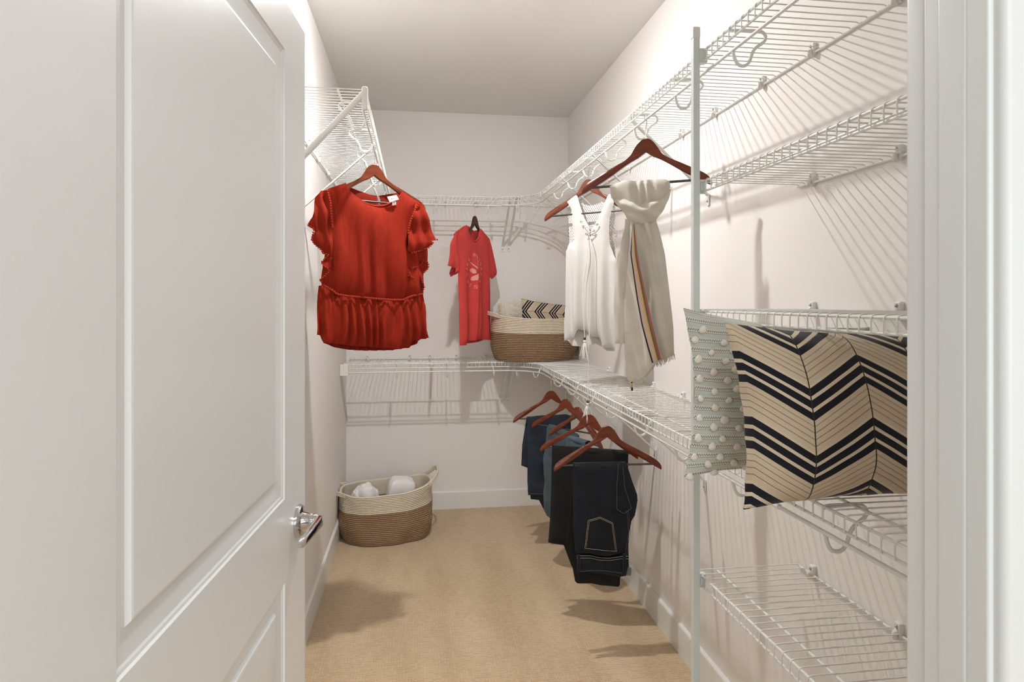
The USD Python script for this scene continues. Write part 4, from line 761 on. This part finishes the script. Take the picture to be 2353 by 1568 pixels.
def urange(k): a = np.array(OUT[k]); a = a[a[:, 1] > a[:, 1].max() - 0.02]; return a[:, 0].min() + 0.004, a[:, 0].max() - 0.004
jE = jeans('E', 'dark indigo jeans with tan stitched back pocket, nearest on the rod', 'denim_indigo', urange('jeanE_front'))
obj('waistband', cloth(OUT['jeanE_band'], 0.026, 0.010, None, 0.010, soft=0.012), 'denim_indigo', jE)
pk = obj('back_pocket', cloth(OUT['jeanE_pocket'], 0.0375, 0.0025, jfold(ord('E')), 0.010, soft=0.006), 'denim_indigo', jE)
pp = OUT['jeanE_pocket']; sh = lambda p, c, k: [tuple(np.array(c) + (np.array(q) - c) * k) for q in p]; pc = np.mean(pp, 0)
JW = lambda pts, off: tube([(u, -(0.025 + 0.0115 + float(jfold(ord('E'))(np.array([u]), np.array([v]), None)[0]) + off), v) for u, v in resample(pts, 0.006)], 0.00065, 5)
for k in (0.985, 0.90):
    q = sh(pp, pc, k); obj('stitching', JW([q[4], q[0], q[1], q[2], q[3]], 0.0045), 'stitch_tan', pk)
obj('stitching', JW([pp[4], pp[3]], 0.0045), 'stitch_tan', pk)
bt = OUT['jeanE_band'][:6]
for dz in (0.0035, -0.006): obj('stitching', stitch([(u, v + dz) for u, v in bt], 0.0375, 0.0007, 0.008), 'stitch_tan', jE)
bb = OUT['jeanE_band']; obj('stitching', stitch([bb[12], bb[11], (bb[10][0], bb[10][1] + 0.012), (bb[9][0], bb[9][1] + 0.018), (bb[8][0] + 0.01, bb[8][1] + 0.02)], 0.0385, 0.0007), 'stitch_grey', jE)
u_r = bb[5][0]
for uu in (bb[0][0] + 0.008, u_r - 0.022):
    obj('belt_loop', xmap(rbox(uu - 0.006, uu + 0.006, -0.044, -0.036, bb[11][1] - 0.003, bb[0][1] + 0.008, 0.002), lambda v: v), 'denim_indigo', jE)
rs = [(u_r - 0.010, bb[5][1] + 0.005), (u_r - 0.004, bb[5][1] + 0.055), (u_r + 0.004, bb[5][1] + 0.10), (u_r - 0.006, bb[5][1] + 0.19)]
for du in (0, -0.0065): obj('stitching', JW([(u + du, v) for u, v in rs], 0.002), 'stitch_grey', jE)
for key in ('jeanE_crease', 'jeanE_crease2'): obj('stitching', JW(OUT[key], 0.002), 'stitch_grey', jE)
obj('pocket_lining', cloth(OUT['jeanE_lining'], 0.004, 0.002, None, 0.008), 'pocket_lining', jE)
jeans('D', 'plain black jeans folded over the second hanger from the front', 'denim_black', urange('jeanD_front'))
jeans('C', 'light blue jeans half hidden behind the black pair', 'denim_light', urange('jeanC_front'))
jeans('B', 'faded light blue jeans between the navy and the black pair', 'denim_light', urange('jeanB_front'))
jA = jeans('A', 'navy blue jeans on the farthest hanger of the lower rod', 'denim_navy', urange('jeanA_front'), bw=-0.02)
fa = OUT['jeanA_front']; obj('stitching', stitch([(fa[7][0] + 0.01, fa[7][1] + 0.012), (fa[6][0], fa[6][1] + 0.012)], 0.036, 0.0008), 'stitch_grey', jA)

# ------------------------------------------------------------------ pillows
def pillow(c00, c10, c01, c11, thick, toward, N=44, pull=0.06, seed=1, wrinkle=0.012):
    """Square pillow between four corners (bottom left, bottom right, top left, top right); toward = direction of its front. Gives mesh and uv in metres."""
    c00, c10, c01, c11 = map(lambda c: np.array(c, float), (c00, c10, c01, c11)); nrm = np.array(toward, float); nrm /= np.linalg.norm(nrm)
    s = np.linspace(-1, 1, N); U, V = np.meshgrid(s, s, indexing='ij'); u, v = U.ravel(), V.ravel()
    uu = u * (1 - pull * (1 - v ** 2) * np.abs(u) ** 1.5); vv = v * (1 - pull * (1 - u ** 2) * np.abs(v) ** 1.5)
    a, b = (uu + 1) / 2, (vv + 1) / 2
    base = c00 * ((1 - a) * (1 - b))[:, None] + c10 * (a * (1 - b))[:, None] + c01 * ((1 - a) * b)[:, None] + c11 * (a * b)[:, None]
    t = thick * ((1 - np.abs(u) ** 2.6) * (1 - np.abs(v) ** 2.6)) ** 0.72 + 0.002
    nz = meshkit.fbm(np.stack([u * 2.2, v * 2.2, np.full_like(u, seed)], 1), 3, seed) - 0.5
    edge = np.exp(-(1 - np.maximum(np.abs(u), np.abs(v))) / 0.25)
    off = wrinkle * nz + 0.004 * edge * np.sin(14 * (u + v) + seed)
    F = base + nrm * (t + off * 0.8)[:, None]; B = base + nrm * (-t + off * 0.8)[:, None]
    Wd, Hd = np.linalg.norm(c10 - c00), np.linalg.norm(c01 - c00)
    uv = np.stack([(u + 1) / 2 * Wd, (v + 1) / 2 * Hd], 1); idx = np.arange(N * N).reshape(N, N); f = []
    for i in range(N - 1):
        for j in range(N - 1): p, q, r, w = idx[i, j], idx[i + 1, j], idx[i + 1, j + 1], idx[i, j + 1]; f += [(p, q, r), (p, r, w)]
    f = np.array(f); n = N * N; ring = list(idx[:, 0]) + list(idx[-1, 1:]) + list(idx[-2::-1, -1]) + list(idx[0, -2:0:-1]); sd = []
    for p, q in zip(ring, ring[1:] + ring[:1]): sd += [(q, p, p + n), (q, p + n, q + n)]
    m = (np.vstack([F, B]), np.vstack([f, f[:, ::-1] + n, np.array(sd)])); e = np.cross(c10 - c00, c01 - c00)
    if e @ nrm < 0: m = (m[0], m[1][:, ::-1])
    return m, np.vstack([uv, uv]), (F, uv, N)
p1 = thing('throw_pillow', 'large beige pillow with black chevron stripes on the right hand shelf', 'pillow')
m, uv, _ = pillow((0.596, 1.150, 1.050), (1.056, 1.125, 1.062), (0.585, 1.205, 1.392), (1.056, 1.195, 1.374), 0.085, (-0.12, -1, 0.10), pull=0.085, seed=3)
obj('cover', m, 'chevron_large', p1, smooth=True, uv=uv)
p2 = thing('throw_pillow', 'pale seafoam pillow with zigzag stitching and cream pompoms beside the post', 'pillow')
m, uv, (F2, UV2, N2) = pillow((0.576, 1.372, 1.052), (1.05, 1.345, 1.06), (0.588, 1.405, 1.418), (1.05, 1.42, 1.372), 0.065, (-0.15, -1, 0.06), pull=0.10, seed=9, wrinkle=0.030)
uv[:, 1] += 0.010 * (meshkit.fbm(np.stack([uv[:, 0] * 9, uv[:, 1] * 7, np.zeros(len(uv))], 1), 2, 4) - 0.5) + 0.006 * np.sin(uv[:, 0] * 14 + 1)
UV2 = uv[:len(F2)]
obj('cover', m, 'seafoam', p2, smooth=True, uv=uv)
pom = []
nrm2 = np.array([-0.15, -1, 0.06]); nrm2 /= np.linalg.norm(nrm2)
for r in range(16):
    v0 = (r + 0.25) * 0.0215
    for k in range(8):
        u0 = 0.012 + k * 0.060 + (0.030 if r % 2 else 0.0) + RNG.uniform(-0.005, 0.005)
        if u0 > 0.45: continue
        i = int(np.argmin((UV2[:, 0] - u0) ** 2 + (UV2[:, 1] - v0) ** 2)); c = F2[i] + nrm2 * 0.003
        g, ff = sphere((0, 0, 0), 1.0, 2); an = np.arctan2(g[:, 2] + 0.6, g[:, 0])
        g = g * (1 + 0.06 * np.sin(an * 11 + k)[:, None] + RNG.uniform(-0.05, 0.05, (len(g), 1))) * np.array([0.0075 + 0.0015 * (k % 3), 0.0055, 0.0080]) * RNG.uniform(0.85, 1.15)
        g[:, 0] *= 1 - 32.0 * np.clip(g[:, 2], -0.01, 0.01); g[:, 0] += RNG.uniform(-0.15, 0.15) * g[:, 2]
        obj('pompom', (g + c, ff), 'pom_cream', p2, smooth=50)

# ------------------------------------------------------------------ rope baskets
def basket(name, label, loc, rz, L, Wd, rows_j, rows_c, pj, pc, seed, lean, wob):
    t = thing(name, label, 'basket', loc, rz); NA = 132; th = np.linspace(0, 2 * PI, NA, endpoint=False)
    H = rows_j * pj + rows_c * pc
    def outline(z, grow=0.0):
        k = z / H; f = 0.90 + 0.10 * min(1, k * 3) ** 0.5 + 0.02 * math.sin(k * 3); c, s = np.cos(th), np.sin(th)
        nz = wob * (meshkit.fbm(np.stack([np.cos(th) * 1.6 + 3, np.sin(th) * 1.6 + 3, np.full(NA, z * 5)], 1), 2, seed) - 0.5)
        x = (L / 2 * f + grow + nz) * np.sign(c) * np.abs(c) ** 0.82; y = (Wd / 2 * f + grow + nz) * np.sign(s) * np.abs(s) ** 0.82
        zz = z + k * k * (lean * np.cos(th) + 0.010 * np.cos(2 * th) * k)
        return np.stack([x, y, zz], 1)
    def rows(z0, n, p):
        rings = []
        for i in range(n):
            for a in np.linspace(-0.5, 0.5, 7)[:-1]: rings.append(outline(z0 + (i + 0.5 + a) * p, 0.0058 * math.sqrt(max(0.0, 1 - (2 * a) ** 2))))
        rings.append(outline(z0 + n * p, 0.0)); inner = [outline(z0 + n * p * (1 - k / 12), -0.008 - 0.002 * (k % 2)) for k in range(13)]; R = rings + inner
        v = np.vstack(R); f = []
        for i in range(len(R)):
            j = (i + 1) % len(R)
            for s in range(NA): s2 = (s + 1) % NA; f += [(i * NA + s, i * NA + s2, j * NA + s2), (i * NA + s, j * NA + s2, j * NA + s)]
        return v, np.array(f)
    obj('jute_wall', rows(0.0, rows_j, pj), 'rope_jute', t, smooth=75, label='brown jute lower half'); obj('cream_wall', rows(rows_j * pj, rows_c, pc), 'rope_cream', t, smooth=75, label='cream cotton rope upper half')
    o = outline(0.004, -0.004); v = np.vstack([o, [[0, 0, 0.004]], o + [0, 0, 0.006], [[0, 0, 0.010]]]); f = []
    for s in range(NA): s2 = (s + 1) % NA; f += [(NA, s2, s), (2 * NA + 1, NA + 1 + s, NA + 1 + s2)]
    obj('base', (v, np.array(f)), 'rope_jute', t)
    for e, up in ((1, 0.055), (-1, 0.012)):
        hs = []
        for k in range(3):
            a = np.linspace(-0.62, 0.62, 15); pts = []
            top = outline(H, 0.002)
            for x in a:
                an = x if e > 0 else PI + x; i = int(round((an % (2 * PI)) / (2 * PI) * NA)) % NA; b = top[i].copy(); w = math.cos(x / 0.62 * PI / 2)
                b[0] += e * (0.012 + 0.028 * w) * (w > 0) ; b[2] += up * w ** 1.2 - 0.0085 * k + 0.004; pts.append(b)
            hs.append(tube(curve(pts, 40), 0.0048, 8))
        obj('rope_handle', cat(hs), 'rope_cream', t, smooth=60)
    return t, H
basket('storage_basket', 'two-tone rope basket holding white towels on the carpet, far left', (-0.175, 4.165, 0.002), 4.0, 0.545, 0.40, 17, 11, 0.0112, 0.0105, 3, 0.022, 0.05)
basket('storage_basket', 'two-tone rope basket with pillows on the corner shelf', (0.775, 4.345, ZL + 0.0035), 0.0, 0.545, 0.40, 16, 10, 0.0112, 0.0105, 8, -0.008, 0.02)
def lump(c, size, rot, seed, n=5, e=0.6, nz=0.12):
    g, f = sphere((0, 0, 0), 1.0, n); q = np.sign(g) * np.abs(g) ** e
    q = q * (1 + nz * (meshkit.fbm(g * 1.7 + 5, 4, seed)[:, None] - 0.5)) * np.array(size); m = trimesh.Trimesh(q, f, process=False)
    m.apply_transform(trimesh.transformations.euler_matrix(*np.radians(rot))); return np.array(m.vertices) + np.array(c), f
tw = thing('rolled_towel', 'white rolled towel, right hand one, standing in the floor basket', 'towel', (-0.10, 4.16, 0.02))
obj('roll', lump((0, 0, 0.165), (0.082, 0.070, 0.165), (3, 8, 8), 5, e=0.40, nz=0.10), 'towel', tw, smooth=True)
tw2 = thing('rolled_towel', 'white crumpled towel at the left end of the floor basket', 'towel', (-0.295, 4.13, 0.02))
obj('roll', lump((0, 0, 0.155), (0.085, 0.085, 0.150), (4, -10, 30), 9, e=0.75, nz=0.45), 'towel', tw2, smooth=True)
# fur pillow and small chevron pillow in the upper basket
fp = thing('fur_pillow', 'fluffy cream fur pillow in the shelf basket', 'pillow')
m, uv, (Ff, UVf, Nf) = pillow((0.545, 4.375, 1.09), (0.90, 4.47, 1.09), (0.548, 4.39, 1.43), (0.865, 4.50, 1.445), 0.070, (-0.1, -1, 0.1), N=26, pull=0.03, seed=2)
obj('cover', m, 'fur_base', fp, smooth=True)
hp, cnt = [], 0
nf = np.array([-0.1, -1, 0.1]); nf /= np.linalg.norm(nf); V_ = m[0]; tri_ = m[1]; A_ = V_[tri_]; cr_ = np.cross(A_[:, 1] - A_[:, 0], A_[:, 2] - A_[:, 0]); ar_ = np.linalg.norm(cr_, axis=1); nn_ = cr_ / np.maximum(ar_, 1e-12)[:, None]
pick = RNG.choice(len(tri_), 9000, p=ar_ / ar_.sum())
for i in pick:
    b = RNG.dirichlet((1, 1, 1)); c = (A_[i] * b[:, None]).sum(0); d = nn_[i] * 0.016 + RNG.normal(0, 0.006, 3); L = RNG.uniform(0.6, 1.3)
    hp += [c, c + d * L * 0.6 + [0, 0, -0.002], c + d * L + [RNG.normal(0, 0.003), 0, -0.008 * L], c + d * L * 1.25 + [RNG.normal(0, 0.004), 0, -0.018 * L]]; cnt += 1
bc = UsdGeom.BasisCurves.Define(stage, fp.GetPath().pathString + '/fur')
bc.CreateTypeAttr('linear'); bc.CreatePointsAttr(Vt.Vec3fArray.FromNumpy(np.array(hp, np.float32))); bc.CreateCurveVertexCountsAttr(Vt.IntArray.FromNumpy(np.full(cnt, 4, np.int32)))
bc.CreateWidthsAttr(Vt.FloatArray([0.0011])); bc.SetWidthsInterpolation('constant'); UsdShade.MaterialBindingAPI.Apply(bc.GetPrim()).Bind(LOOK['fur_hair']); props(bc.GetPrim(), kind='stuff')
p3 = thing('throw_pillow', 'small beige and black chevron pillow in the shelf basket', 'pillow')
m, uv, _ = pillow((0.665, 4.225, 1.18), (1.02, 4.25, 1.16), (0.680, 4.275, 1.452), (1.025, 4.33, 1.405), 0.055, (0.0, -1, 0.25), N=30, pull=0.05, seed=5)
obj('cover', m, 'chevron_small', p3, smooth=True, uv=np.stack([uv[:, 1], uv[:, 0]], 1))
